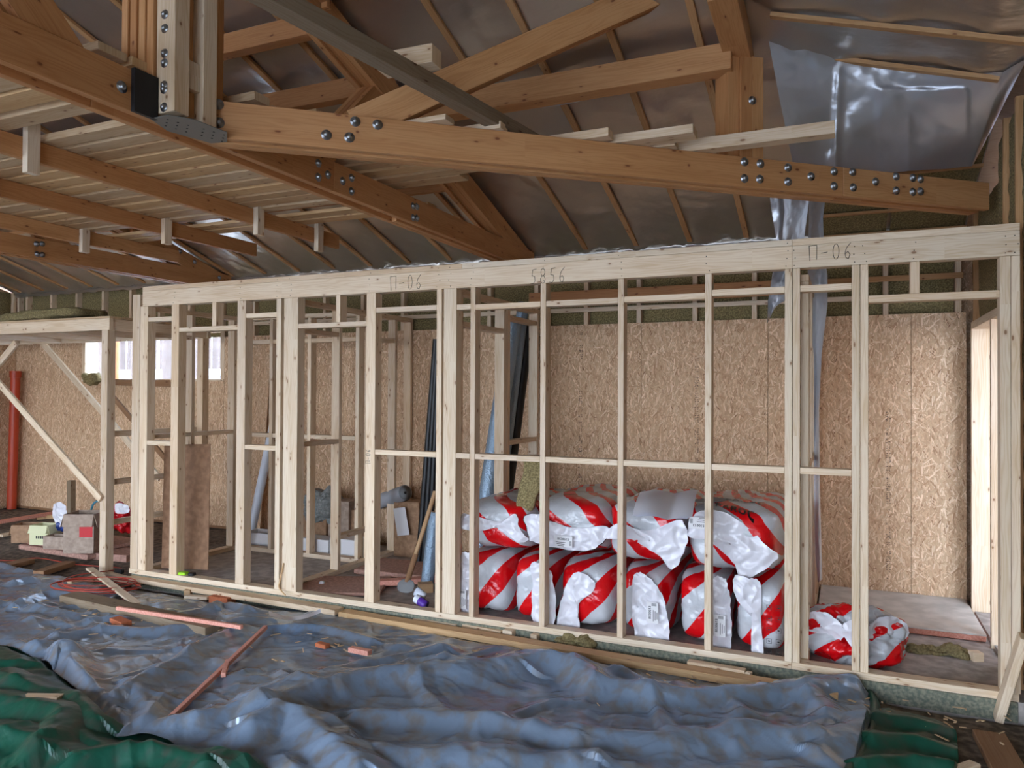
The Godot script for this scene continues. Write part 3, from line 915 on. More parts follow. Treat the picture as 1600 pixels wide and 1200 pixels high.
# ---------------------------------------------------------------- planks lying over the chords
func build_platform() -> void:
	var names := ["far", "middle", "near"]
	var defs := [[-5.50, 4.0, -0.80, "single stringer board under the planks beside the big truss"], [-6.55, 4.0, -0.80, "middle stringer board hung under the plank platform, cut end free"], [-7.63, 4.0, -0.78, "stringer board under the planks nearest the far truss"]]
	for k in 3:
		var q: Array = defs[k]
		var t := thing("stringer", q[3], "beam", Vector3(q[0], 3.2, q[2]))
		bx(t, "board", Vector3(q[0] - 0.045, 3.205, q[2]), Vector3(q[0], 3.335, q[1]), M.truss[k], 0.003)
		for hz: Array in [[2.28], [0.34], [-0.45]] if k == 0 else [[0.36], [1.9]]:
			bx(t, "hanger_block", Vector3(q[0] + 0.002, 3.115, hz[0] - 0.04), Vector3(q[0] + 0.05, 3.49, hz[0] + 0.04), M.pale[k], 0.002)
	var r := RandomNumberGenerator.new()
	r.seed = 21
	var z := 2.95
	var k := 0
	while z > -0.35:
		var w := r.randf_range(0.105, 0.15)
		var x0 := r.randf_range(-9.0, -8.45) if k % 3 != 1 else r.randf_range(-7.9, -7.7)
		var x1 := r.randf_range(-3.92, -3.6)
		if z < 1.62 and z > 0.55:
			x1 = r.randf_range(-3.1, -2.75) if k % 2 == 0 else r.randf_range(-3.45, -3.3)
		if z < 0.45:
			x1 = r.randf_range(-4.3, -4.0)
		if z > 2.2:
			x1 = -4.02
		var t := r.randf_range(0.022, 0.045)
		var b := block(Vector3(x1 - x0, t, w), 0.002)
		single("plank", b, any(M.plank), Transform3D(Basis(Vector3.UP, r.randf_range(-0.006, 0.006)), Vector3((x0 + x1) * 0.5, 3.338 + t * 0.5, z - w * 0.5)), "loose plank lying across the truss chords in the overhead platform", "plank", "planks of the overhead platform")
		var gap := r.randf_range(0.015, 0.075)
		if k == 2 or k == 14:
			gap += 0.20
		z -= w + gap
		k += 1
	# short boards lying over the diagonal chord
	var loose := [[-2.75, -2.2, 1.02, 0.05, 0.09, 0.0, "short board end sticking out over the diagonal chord beside the taller pair"], [-2.6, -1.74, 0.86, 0.05, 0.14, 0.0, "thick pale board end over the middle of the diagonal chord"], [-2.35, -1.88, 0.70, 0.03, 0.10, 0.0, "thin board under the thick pale board on the diagonal chord"], [-2.4, -1.0, 0.55, 0.075, 0.10, 0.0, "long pale board on the diagonal chord passing the short post"],
		[-3.3, -2.94, 1.62, 0.03, 0.10, 0.0, "small board end beside the weathered plank on the chord"], [-3.5, -2.72, 1.38, 0.04, 0.10, 0.0, "small board end just past the weathered plank on the chord"]]
	for q: Array in loose:
		single("loose_board", block(Vector3(q[1] - q[0], q[3], q[4]), 0.002), M.pale[3], Transform3D(Basis(Vector3.UP, q[5]), Vector3((q[0] + q[1]) * 0.5, 3.292 + q[3] * 0.5, q[2])), q[6], "board")
	# weathered plank lying on edge along the truss
	var c0 := on_y(765, 192, 3.32)
	var c1 := on_y(395, -8, 3.32)
	var dirn := (c1 - c0).normalized()
	var wt := thing("weathered_plank", "dark weathered plank lying lengthwise over the diagonal chord", "plank", c0)
	board(wt, "plank", c0 - dirn * 0.5 + Vector3(0, 0.03, 0), c1 + dirn * 0.5 + Vector3(0, 0.03, 0), 0.09, 0.075, M.grey_wood)
	var off := single("offcut", block(Vector3(0.30, 0.09, 0.10), 0.002), M.pale[3], Transform3D(Basis(Vector3.UP, 0.05), on_y(640, 92, 3.445)), "stubby timber offcut resting on the weathered plank", "offcut")
	off.position.y = 3.433

# ---------------------------------------------------------------- stud walls
var nail_shape: ArrayMesh
func nail_mesh() -> ArrayMesh:
	if nail_shape == null:
		nail_shape = lathe([Vector2(0.0, 0.0015), Vector2(0.0035, 0.001), Vector2(0.0035, -0.001)], 8)
	return nail_shape
func px_x(px: float, py := 700.0) -> float:
	return on_z(px, py, 0.0).x

func glyph(ch: String) -> Array:
	match ch:
		"П": return [[Vector2(0.1, 1), Vector2(0.0, 0)], [Vector2(0.05, 0.02), Vector2(0.8, 0.0), Vector2(0.78, 0.95)]]
		"-": return [[Vector2(0.1, 0.55), Vector2(0.75, 0.5)]]
		"0": return [ring(0.45, 0.5, 0.30, 0.5, 0.0, TAU)]
		"6": return [[Vector2(0.75, 0.0), Vector2(0.35, 0.3), Vector2(0.2, 0.65), Vector2(0.3, 0.95), Vector2(0.55, 1.0), Vector2(0.7, 0.75), Vector2(0.5, 0.55), Vector2(0.25, 0.68)]]
		"5": return [[Vector2(0.8, 0.0), Vector2(0.35, 0.05), Vector2(0.25, 0.45), Vector2(0.6, 0.5), Vector2(0.65, 0.8), Vector2(0.4, 1.0), Vector2(0.1, 0.95)]]
		"8": return [ring(0.45, 0.25, 0.24, 0.25, 0.0, TAU), ring(0.45, 0.75, 0.28, 0.25, 0.0, TAU)]
		"1": return [[Vector2(0.3, 0.2), Vector2(0.5, 0.0), Vector2(0.5, 1.0)]]
	return []
func ring(cx: float, cy: float, rx: float, ry: float, a0: float, a1: float) -> Array:
	var out := []
	for k in 17:
		var a := lerpf(a0, a1, k / 16.0)
		out.append(Vector2(cx + rx * cos(a), cy + ry * sin(a)))
	return out
func handwriting(parent: Node, text: String, at: Vector3, right: Vector3, down: Vector3, h: float, width := 0.0032) -> void:
	var st := SurfaceTool.new()
	st.begin(Mesh.PRIMITIVE_TRIANGLES)
	var n := down.cross(right).normalized()
	st.set_normal(n)
	for k in text.length():
		for line: Array in glyph(text[k]):
			for i in line.size() - 1:
				var a: Vector3 = at + right * (k * 0.92 + line[i].x * 0.8) * h * 0.75 + down * line[i].y * h
				var b: Vector3 = at + right * (k * 0.92 + line[i + 1].x * 0.8) * h * 0.75 + down * line[i + 1].y * h
				var s := (b - a).normalized().cross(n) * width * 0.5
				a -= (b - a).normalized() * width * 0.4
				for q: Vector3 in [a - s, a + s, b - s, b - s, a + s, b + s]:
					st.set_normal(n)
					st.add_vertex(q)
	var o := put(parent, "handwriting", st.commit(), M.pen)
	o.set_meta("label", "handwritten pen mark " + text)

func stud_px(t: Node, a: float, b: float, y0: float, y1: float, called := "stud", depth := 0.095, front := 0.0) -> void:
	bx(t, called, Vector3(px_x(a), y0, front - depth), Vector3(px_x(b) - 0.0008, y1, front), any(M.pale))
func rail_px(t: Node, a: float, b: float, y: float, h := 0.042, called := "noggin") -> void:
	bx(t, called, Vector3(px_x(a) + 0.0006, y - h * 0.5, -0.093), Vector3(px_x(b) - 0.0012, y + h * 0.5, -0.002), any(M.pale))

func build_partition() -> void:
	var xl := px_x(220)
	var xs := px_x(1238, 400)
	var t := thing("stud_wall", "long pale timber stud wall marked 5856 standing before the striped bags", "wall frame", Vector3((xl + xs) * 0.5, 0, -0.05))
	var top := 2.625
	bx(t, "sole_plate", Vector3(px_x(201, 890), 0.0, -0.095), Vector3(xs - 0.001, 0.045, 0.0), M.pale[0])
	var hd := bx(t, "header_board", Vector3(xl, top, -0.045), Vector3(xs - 0.001, top + 0.148, 0.0), M.pale[1])
	bx(t, "header_board", Vector3(xl, top, -0.095), Vector3(xs - 0.001, top + 0.148, -0.047), M.pale[2])
	bx(t, "top_plate", Vector3(xl, top + 0.149, -0.095), Vector3(px_x(720), top + 0.192, 0.0), M.pale[3])
	bx(t, "top_plate", Vector3(px_x(720) + 0.001, top + 0.149, -0.095), Vector3(xs - 0.001, top + 0.192, 0.0), M.pale[0])
	stud_px(t, 205, 216.5, 0.046, top + 0.12)
	for q: Array in [[217, 229], [266, 277.5], [369, 382], [430, 437.5], [442, 464], [571, 585.5], [681, 689], [692, 712], [734, 741.5], [843.5, 852], [965, 974], [1101, 1111.5], [1226, 1237.5]]:
		stud_px(t, q[0], q[1], 0.046, top - 0.001)
	# short pieces over the doorways and rails
	for q: Array in [[229, 266, 498.5], [277.5, 369, 513.5], [382, 430, 492.5], [464, 571, 507.5], [585.5, 681, 482.5], [712, 734, 479.5], [741.5, 843.5, 477.5], [852, 965, 472], [974, 1101, 465], [1111.5, 1226, 455]]:
		var y := on_z((q[0] + q[1]) * 0.5, q[2], 0.0).y
		rail_px(t, q[0], q[1], y)
		if q[0] == 277.5 or q[0] == 464:
			var c := 332.5 if q[0] == 277.5 else 526.5
			stud_px(t, c - 3.2, c + 3.4, y + 0.0215, top - 0.001, "cripple_stud")
	for q: Array in [[229, 266, 692.5], [382, 430, 699.5]]:
		rail_px(t, q[0], q[1], on_z((q[0] + q[1]) * 0.5, q[2], 0.0).y)
	for q: Array in [[585.5, 681], [712, 734], [741.5, 843.5], [852, 965], [974, 1101], [1111.5, 1226]]:
		rail_px(t, q[0], q[1], 1.298)
	for px: float in [223, 272, 375, 434, 453, 578, 685, 702, 738, 848, 969, 1106, 1231]:
		for k in 4:
			var q := Vector3(px_x(px, 440) + rng.randf_range(-0.015, 0.015), top + 0.018 + 0.05 * k, 0.0)
			put(hd if k < 3 else t, "nail", nail_mesh(), M.pen, Transform3D(Basis(Vector3.RIGHT, PI / 2), q))
	handwriting(hd, "П-06", on_z(610, 432, 0.0015), Vector3.RIGHT, Vector3.DOWN, 0.115)
	handwriting(hd, "5856", on_z(828, 421, 0.0015), Vector3.RIGHT, Vector3.DOWN, 0.11)
	var st7: Node = t.get_node("stud_006")
	handwriting(st7, "П-06", on_z(571.5, 724, 0.0015), Vector3.UP, Vector3.RIGHT, 0.045, 0.003)

	var t2 := thing("stud_wall", "short pale stud frame beside the right wall with a doorway", "wall frame", Vector3(xs * 0.5, 0, -0.05))
	bx(t2, "sole_plate", Vector3(xs, 0.0, -0.095), Vector3(-0.012, 0.045, 0.0), M.pale[1])
	var hd2 := bx(t2, "header_board", Vector3(xs, top, -0.045), Vector3(-0.004, top + 0.148, 0.0), M.pale[0])
	bx(t2, "header_board", Vector3(xs, top, -0.095), Vector3(-0.004, top + 0.148, -0.047), M.pale[3])
	bx(t2, "top_plate", Vector3(xs, top + 0.149, -0.095), Vector3(-0.004, top + 0.192, 0.0), M.pale[1])
	for q: Array in [[1238.5, 1250], [1331, 1343.7], [1344.3, 1357], [1563, 1580], [1580.5, 1595]]:
		stud_px(t2, q[0], q[1], 0.046, top - 0.001)
	rail_px(t2, 1250, 1331, on_z(1290, 449, 0.0).y)
	var y2 := on_z(1460, 463, 0.0).y
	rail_px(t2, 1357, 1563, y2, 0.045)
	rail_px(t2, 1250, 1331, 1.298)
	stud_px(t2, 1422.5, 1437.5, y2 + 0.023, top - 0.001, "cripple_stud")
	for px: float in [1244, 1338, 1350, 1430, 1572, 1588]:
		for k in 3:
			put(hd2, "nail", nail_mesh(), M.pen, Transform3D(Basis(Vector3.RIGHT, PI / 2), Vector3(px_x(px, 400) + rng.randf_range(-0.015, 0.015), top + 0.018 + 0.05 * k, 0.0)))
	handwriting(hd2, "П-06", on_z(1264, 384, 0.0015), Vector3.RIGHT, Vector3.DOWN, 0.098)
	# inclined prop against the end post
	var pr := thing("prop_board", "short timber prop leaning against the right end post", "prop", Vector3(-0.2, GROUND, 0.4))
	board(pr, "board", g(1560, 1125) + Vector3(0.0, 0.0, -0.02), on_x(1606, 995, 0.01) + Vector3(-0.02, 0, 0), 0.045, 0.10, M.pale[1], Vector3.BACK)

# z-direction stud frame
func frame_z(called: String, label: String, x: float, zs: Array, top: float, rails: Array, z0 := -0.098, z1 := -2.19) -> Node3D:
	var t := thing(called, label, "wall frame", Vector3(x, 0, (z0 + z1) * 0.5))
	bx(t, "sole_plate", Vector3(x - 0.048, 0.001, z1), Vector3(x + 0.048, 0.046, z0), any(M.pale))
	bx(t, "top_plate", Vector3(x - 0.048, top, z1), Vector3(x + 0.048, top + 0.045, z0), any(M.pale))
	for z: float in zs:
		bx(t, "stud", Vector3(x - 0.047, 0.047, z - 0.0225), Vector3(x + 0.047, top - 0.001, z + 0.0225), any(M.pale))
	for r: Array in rails:
		bx(t, "noggin", Vector3(x - 0.045, r[2] - 0.021, r[1]), Vector3(x + 0.045, r[2] + 0.021, r[0]), any(M.pale))
	return t

func build_rear_frames() -> void:
	frame_z("cross_frame", "cross stud frame behind the doorway marked with a pen code", -5.55, [-0.13, -0.84, -1.40, -1.84, -2.16], 2.6, [[-0.153, -0.816, 1.31], [-0.864, -1.37, 0.36], [-0.153, -0.816, 2.36], [-1.43, -1.81, 2.36]])
	frame_z("cross_frame", "cross stud frame behind the bags with blue wrapped rolls leaning on it", -3.85, [-0.125, -0.172, -1.02, -1.067, -1.115, -1.83, -2.16], 2.6, [[-1.139, -1.805, 2.50], [-1.139, -1.805, 1.33], [-0.196, -0.996, 2.36], [-1.855, -2.135, 2.42], [-1.855, -2.135, 1.36]])
	frame_z("cross_frame", "narrow cross stud frame with white membrane hanging on it", -1.215, [-0.125, -0.30, -0.70, -1.30, -1.90, -2.16], 2.55, [[-0.324, -0.676, 1.31], [-0.724, -1.276, 1.31]])
	frame_z("cross_frame", "short cross stud frame behind the left end of the stud wall", -7.32, [-0.125, -0.66, -1.26], 2.6, [[-0.149, -0.635, 1.34], [-0.685, -1.235, 1.34], [-0.149, -1.235 + 0.6, 2.36]], -0.098, -1.28)
	# frame parallel to the long wall
	var t := thing("rear_frame", "rear stud frame parallel to the long wall before the boxes", "wall frame", Vector3(-6.45, 0, -1.35))
	bx(t, "sole_plate", Vector3(-7.26, 0.001, -1.40), Vector3(-5.61, 0.046, -1.305), M.pale[2])
	bx(t, "top_plate", Vector3(-7.26, 2.6, -1.40), Vector3(-5.61, 2.645, -1.305), M.pale[0])
	var sx := [-7.235, -6.80, -6.27, -5.64]
	for k in sx.size():
		bx(t, "stud", Vector3(sx[k] - 0.0225, 0.047, -1.40), Vector3(sx[k] + 0.0225, 2.599, -1.305), any(M.pale))
		if k > 0:
			bx(t, "noggin", Vector3(sx[k - 1] + 0.024, 1.285, -1.398), Vector3(sx[k] - 0.024, 1.33, -1.307), any(M.pale))
			bx(t, "noggin", Vector3(sx[k - 1] + 0.024, 2.33, -1.398), Vector3(sx[k] - 0.024, 2.375, -1.307), any(M.pale))
	# a rear top bridge of two boards along the back wall
	var br := thing("tie_beam", "tie beam along the back wall above the strand boards", "beam", Vector3(-2.5, 2.6, -1.6))
	bx(br, "beam", Vector3(-3.80, 2.651, -1.62), Vector3(-1.17, 2.78, -1.575), M.truss[1])

# ---------------------------------------------------------------- scaffold at the left
func build_scaffold() -> void:
	var fz := -0.10
	var t := thing("scaffold_table", "site-built timber scaffold platform with diagonal braces", "scaffold", Vector3(-9.3, GROUND, -0.7))
	var xr := on_z(168, 600, fz).x
	var xl := -12.15
	var zb := -1.35
	for x: float in [xr - 0.05, xl]:
		for z: float in [fz, zb]:
			bx(t, "leg", Vector3(x - 0.045, GROUND, z - 0.095), Vector3(x + 0.045, 2.42, z), any(M.pale))
	bx(t, "edge_board", Vector3(xl - 0.05, 2.42, fz - 0.045), Vector3(xr + 0.02, 2.54, fz + 0.002), M.pale[1])
	bx(t, "edge_board", Vector3(xl - 0.05, 2.42, zb - 0.095), Vector3(xr + 0.02, 2.54, zb - 0.05), M.pale[0])
	for k in 6:
		var x := lerpf(xl, xr - 0.02, k / 5.0)
		bx(t, "joist", Vector3(x - 0.022, 2.42, zb - 0.049), Vector3(x + 0.022, 2.538, fz - 0.046), M.pale[k % 4])
	for k in 10:
		bx(t, "deck_board", Vector3(xl - 0.05, 2.541, fz - 0.14 * (k + 1) + 0.006), Vector3(xr + 0.02, 2.563, fz - 0.14 * k), any(M.plank))
	for y: float in [1.345, 0.84, 0.42]:
		bx(t, "rung", Vector3(xr - 0.115, y - 0.03, zb), Vector3(xr - 0.092, y + 0.03, fz - 0.02), any(M.pale))
	# braces, at the pixels they cross
	board(t, "brace", on_z(0, 600, fz + 0.025), on_z(158, 780, fz + 0.025), 0.03, 0.07, M.pale[1], Vector3.BACK.cross(Vector3(1, -1, 0)))
	board(t, "brace", on_z(0, 600, fz + 0.025) , on_z(-90, 500, fz + 0.025), 0.03, 0.07, M.pale[1], Vector3.BACK.cross(Vector3(1, -1, 0)))
	board(t, "brace", on_z(64, 533, zb - 0.12), on_z(250, 748, zb - 0.12), 0.03, 0.08, M.pale[0], Vector3.BACK.cross(Vector3(1, -1, 0)))
	board(t, "brace", on_z(26, 535, fz - 0.15), on_z(-60, 640, fz - 0.15), 0.03, 0.08, M.pale[2], Vector3.BACK.cross(Vector3(1, 1, 0)))
	board(t, "brace", on_z(168, 610, zb + 0.1), on_z(325, 795, zb + 0.1), 0.03, 0.06, M.brown_wood, Vector3.BACK.cross(Vector3(1, -1, 0)))
	var w := thing("wool_slab", "olive mineral wool slab lying on the scaffold platform", "insulation", Vector3(-9.6, 2.565, -0.6))
	put(w, "slab", pillow(Vector3(1.55, 0.11, 0.55), 6.0, 0.02, 3), M.wool, Transform3D(Basis(Vector3.BACK, 0.035), Vector3(-9.33, 2.628, -0.45)))
	var sh := thing("shelf_board", "short dark board fixed under the window behind the scaffold", "board", Vector3(-10.5, 1.9, -2.1))
	board(sh, "board", on_z(172, 597, BACK + 0.05), on_z(268, 599, BACK + 0.05), 0.06, 0.09, M.brown_wood)
	var pk := thing("paper_wrap", "crumpled olive sack hooked on the window ledge", "sack", Vector3(-11, 1.85, -2.1))
	put(pk, "sack", pillow(Vector3(0.34, 0.15, 0.1), 4.0, 0.03, 8), M.wool, Transform3D(Basis.IDENTITY, on_z(142, 592, BACK + 0.06)))

# superellipsoid pillow with its front pole along +z; the texture unfolds from the front face
func pillow(size: Vector3, power := 4.5, rough := 0.012, sd := 1, uv_scale := 3.0, mirror := 1.0, pleat := 0.0, rings := 44, segs := 76) -> ArrayMesh:
	var p := PackedVector3Array()
	var uv := PackedVector2Array()
	var h := size * 0.5
	var n1 := noise(1.0, FastNoiseLite.TYPE_SIMPLEX_SMOOTH, 4, sd * 13)
	var prev := PackedVector3Array()
	var run := PackedFloat32Array()
	run.resize(segs + 1)
	for j in rings + 1:
		var th := PI * j / rings
		for i in segs + 1:
			var ph := TAU * i / segs
			var d := Vector3(sin(th) * cos(ph), sin(th) * sin(ph), cos(th))
			var r := pow(pow(abs(d.x), power) + pow(abs(d.y), power) + pow(abs(d.z), power), -1.0 / power)
			var q := d * r * h
			if j > 0:
				run[i] += q.distance_to(prev[i])
			if prev.size() <= i:
				prev.append(q)
			else:
				prev[i] = q
			var w := n1.get_noise_3dv(q * 5.0) * rough * 2.0
			if pleat > 0.0:
				var f := exp(-th * th / 0.5)
				w += pleat * (sin(ph * 13.0 + sin(ph * 3.0)) * 0.5) * f * min(1.0, th * 4.0)
				q.z -= pleat * 3.0 * exp(-th * th / 0.12)
			q += d * w
			p.append(q)
			uv.append(Vector2(cos(ph) * mirror, -sin(ph)) * run[i] * uv_scale)
	return sheet_wrap(p, segs + 1, rings + 1, uv)
func sheet_wrap(p: PackedVector3Array, nu: int, nv: int, uv: PackedVector2Array) -> ArrayMesh:
	var n := PackedVector3Array()
	n.resize(p.size())
	var ix := PackedInt32Array()
	for j in nv:
		for i in nu:
			var l := p[j * nu + (i - 1 if i > 0 else nu - 2)]
			var r := p[j * nu + (i + 1 if i < nu - 1 else 1)]
			var u := p[max(j - 1, 0) * nu + i]
			var d := p[min(j + 1, nv - 1) * nu + i]
			var nn := (d - u).cross(r - l).normalized()
			if j == 0:
				nn = Vector3.BACK
			elif j == nv - 1:
				nn = Vector3.FORWARD
			n[j * nu + i] = nn
			if i < nu - 1 and j < nv - 1:
				var k := j * nu + i
				ix.append_array([k, k + 1, k + nu, k + 1, k + nu + 1, k + nu])
	return from_arrays(p, n, uv, ix)

# crumpled film patch in the xy plane, z forward; outline given as points
func film_patch(outline: PackedVector2Array, amp: float, sd: int, res := 30) -> ArrayMesh:
	var n := noise(3.2, FastNoiseLite.TYPE_SIMPLEX_SMOOTH, 2, sd)
	n.fractal_type = FastNoiseLite.FRACTAL_RIDGED
	var cn := noise(11.0, FastNoiseLite.TYPE_CELLULAR, 1, sd + 5)
	cn.cellular_return_type = FastNoiseLite.RETURN_DISTANCE
	var c := Vector2.ZERO
	for q in outline:
		c += q / outline.size()
	var p := PackedVector3Array()
	var uv := PackedVector2Array()
	var segs := 96
	for j in res:
		var t := float(j) / (res - 1)
		for i in segs + 1:
			var f := fposmod(float(i) / segs, 1.0) * outline.size()
			var os := outline.size()
			var a := outline[int(f) % os]
			var b := outline[(int(f) + 1) % os]
			var e := a.cubic_interpolate(b, outline[(int(f) + os - 1) % os], outline[(int(f) + 2) % os], f - floor(f)) * (1.0 + 0.025 * sin(i * 0.9 + sd) * sin(i * 0.37))
			var q := c.lerp(e, t)
			var z := amp * (0.5 * n.get_noise_2d(q.x, q.y) + 0.5 * cn.get_noise_2d(q.x + 0.03 * sin(q.y * 30.0), q.y) + 0.3) + amp * 0.25 * (1.0 - t * t)
			p.append(Vector3(q.x, q.y, z))
			uv.append(q)
	return sheet_wrap(p, segs + 1, res, uv)

# ---------------------------------------------------------------- striped insulation bags
func build_bags() -> void:
	# [px left, px right, py top, py bottom, z of the front, depth, stripe direction, label]
	var low := [[719, 795, 848, 958, -0.17, 1.25, 1.0, "striped bag at the bottom of the pile beside the double post"],
		[796, 868, 855, 968, -0.15, 1.3, 1.0, "striped bag on the floor with a white label side, second from the double post"],
		[870, 962, 862, 985, -0.17, 1.3, 1.0, "striped bag on the floor with a long torn white flap hanging down"],
		[967, 1049, 870, 1000, -0.16, 1.3, 1.0, "striped bag on the floor with a white sticker, under the paper sheets"],
		[1053, 1140, 880, 1012, -0.17, 1.3, 1.0, "striped bag on the floor, second from the narrow cross frame"],
		[1142, 1228, 890, 1030, -0.15, 1.3, 1.0, "striped bag on the floor with printed pictograms beside the narrow cross frame"]]
	var high := [[720, 829, 784, 862, -0.20, 1.25, -1.0, "striped bag on top of the pile beside the double post"],
		[826, 950, 781, 862, -0.22, 1.3, -1.0, "striped bag on top of the pile with a numbered sticker, wool scrap beside it"],
		[942, 1074, 789, 882, -0.20, 1.3, -1.0, "striped bag on top of the pile carrying the paper sheets"],
		[1064, 1229, 794, 898, -0.20, 1.3, -1.0, "large striped bag on top of the pile with a brand name along its back"]]
	var k := 0
	for q: Array in low + high:
		k += 1
		var is_low := k <= 6
		var z: float = q[4]
		var a := on_z(q[0], (q[2] + q[3]) * 0.5, z)
		var b := on_z(q[1], (q[2] + q[3]) * 0.5, z)
		var mid: float = (q[0] + q[1]) * 0.5
		var y1 := on_z(mid, q[2], z).y
		var y0 := on_z(mid, q[3], z).y
		if is_low:
			y0 = 0.012
			y1 = min(y1, 0.52)
		else:
			y0 = max(y0, 0.50)
		var size := Vector3(b.x - a.x, y1 - y0, q[5])
		var centre := Vector3((a.x + b.x) * 0.5, (y0 + y1) * 0.5, z - q[5] * 0.5)
		var t := thing("insulation_bag", q[7], "bag", Vector3(centre.x, y0, centre.z), "red and white striped insulation bags")
		var turn := Basis(Vector3.UP, rng.randf_range(-0.03, 0.03))
		put(t, "bag_body", pillow(size * Vector3(0.97 if is_low else 0.94, 1.0, 1.0), 5.0, 0.012, k, 2.55, q[6], 0.0), M.stripe, Transform3D(turn, centre))
		# gathered white film at the front end
		var f := PackedVector2Array()
		var w := size.x
		var h := size.y
		match k:
			1: f = PackedVector2Array([Vector2(-0.46, -0.46), Vector2(-0.50, 0.35), Vector2(-0.30, 0.48), Vector2(-0.18, 0.25), Vector2(-0.27, -0.1), Vector2(-0.22, -0.48)])
			2: f = PackedVector2Array([Vector2(0.05, -0.5), Vector2(0.02, 0.1), Vector2(0.0, 0.42), Vector2(0.30, 0.40), Vector2(0.47, 0.2), Vector2(0.5, -0.45)])
			3: f = PackedVector2Array([Vector2(-0.46, -0.5), Vector2(-0.40, -0.05), Vector2(-0.18, 0.34), Vector2(0.15, 0.26), Vector2(0.12, 0.08), Vector2(-0.10, -0.12), Vector2(-0.12, -0.5)])
			4: f = PackedVector2Array([Vector2(-0.15, -0.52), Vector2(-0.22, 0.30), Vector2(-0.05, 0.44), Vector2(0.30, 0.22), Vector2(0.46, -0.2), Vector2(0.42, -0.54)])
			5: f = PackedVector2Array([Vector2(0.12, -0.5), Vector2(0.15, 0.36), Vector2(0.42, 0.48), Vector2(0.52, 0.1), Vector2(0.5, -0.5)])
			6: f = PackedVector2Array([Vector2(-0.12, -0.52), Vector2(-0.02, -0.1), Vector2(-0.38, 0.22), Vector2(-0.44, 0.52), Vector2(-0.12, 0.53), Vector2(0.05, 0.45), Vector2(0.06, -0.05), Vector2(0.1, -0.52)])
			7: f = PackedVector2Array([Vector2(-0.50, -0.05), Vector2(-0.46, 0.22), Vector2(0.05, 0.12), Vector2(0.30, 0.30), Vector2(0.34, 0.02), Vector2(0.48, -0.2), Vector2(0.30, -0.24), Vector2(0.1, 0.0), Vector2(-0.25, -0.12)])
			8: f = PackedVector2Array([Vector2(-0.54, 0.12), Vector2(-0.48, -0.30), Vector2(-0.30, -0.42), Vector2(0.20, -0.46), Vector2(0.46, -0.25), Vector2(0.50, 0.05), Vector2(0.1, -0.02), Vector2(-0.2, 0.08), Vector2(-0.32, 0.2)])
			9: f = PackedVector2Array([Vector2(-0.48, -0.1), Vector2(-0.30, 0.16), Vector2(0.05, 0.08), Vector2(0.44, 0.30), Vector2(0.50, -0.1), Vector2(0.34, -0.52), Vector2(0.18, -0.32), Vector2(-0.15, -0.10)])
			10: f = PackedVector2Array([Vector2(-0.32, 0.42), Vector2(-0.02, 0.40), Vector2(0.30, 0.02), Vector2(0.42, -0.2), Vector2(0.10, -0.55), Vector2(0.02, -0.32), Vector2(-0.20, -0.05), Vector2(-0.44, 0.05)])
		var pts := PackedVector2Array()
		for e in f:
			pts.append(Vector2(e.x * w, e.y * h))
		put(t, "film_flap", film_patch(pts, 0.045, 300 + k), M.film, Transform3D(turn, Vector3(centre.x, centre.y, z + 0.008)))
		# stickers
		if k in [1, 4, 5, 8, 10]:
			var lx: float = {1: -0.40, 4: 0.18, 5: 0.34, 8: -0.02, 10: -0.30}[k]
			var ly: float = {1: -0.25, 4: -0.08, 5: -0.15, 8: -0.28, 10: 0.26}[k]
			var side := k < 7
			var lb := Vector3(centre.x + lx * w, centre.y + ly * h, z + 0.060)
			var rot := Basis(Vector3.BACK, PI / 2 if side else (PI if k == 10 else 0.0))
			var s := put(t, "sticker", block(Vector3(0.15, 0.085, 0.001), 0.0003), M.white, Transform3D(rot, lb))
			letters(s, "BS30613", Transform3D(rot, lb + rot * Vector3(-0.0, 0.018, 0.001)), 0.024)
			for row in 3:
				bx_local(s, "print_line", Transform3D(rot, lb + rot * Vector3(-0.02, -0.008 - 0.013 * row, 0.0008)), Vector3(0.08 - 0.015 * row, 0.004, 0.0006))
			for bar in 5:
				bx_local(s, "print_line", Transform3D(rot, lb + rot * Vector3(0.05 + 0.004 * bar, -0.012, 0.0008)), Vector3(0.0022, 0.035, 0.0006))
		if k == 6:
			for row in 5:
				for col in 2:
					var lb := Vector3(centre.x + (0.20 + 0.17 * col) * w, centre.y + (0.16 - 0.15 * row) * h, z + 0.003)
					for e: Array in [[0, 0.016, 0.034, 0.002], [0, -0.016, 0.034, 0.002], [0.016, 0, 0.002, 0.034], [-0.016, 0, 0.002, 0.034], [0, 0, 0.014, 0.008]]:
						bx_local(t, "pictogram_line", Transform3D(Basis.IDENTITY, lb + Vector3(e[0], e[1], 0)), Vector3(e[2], e[3], 0.001))
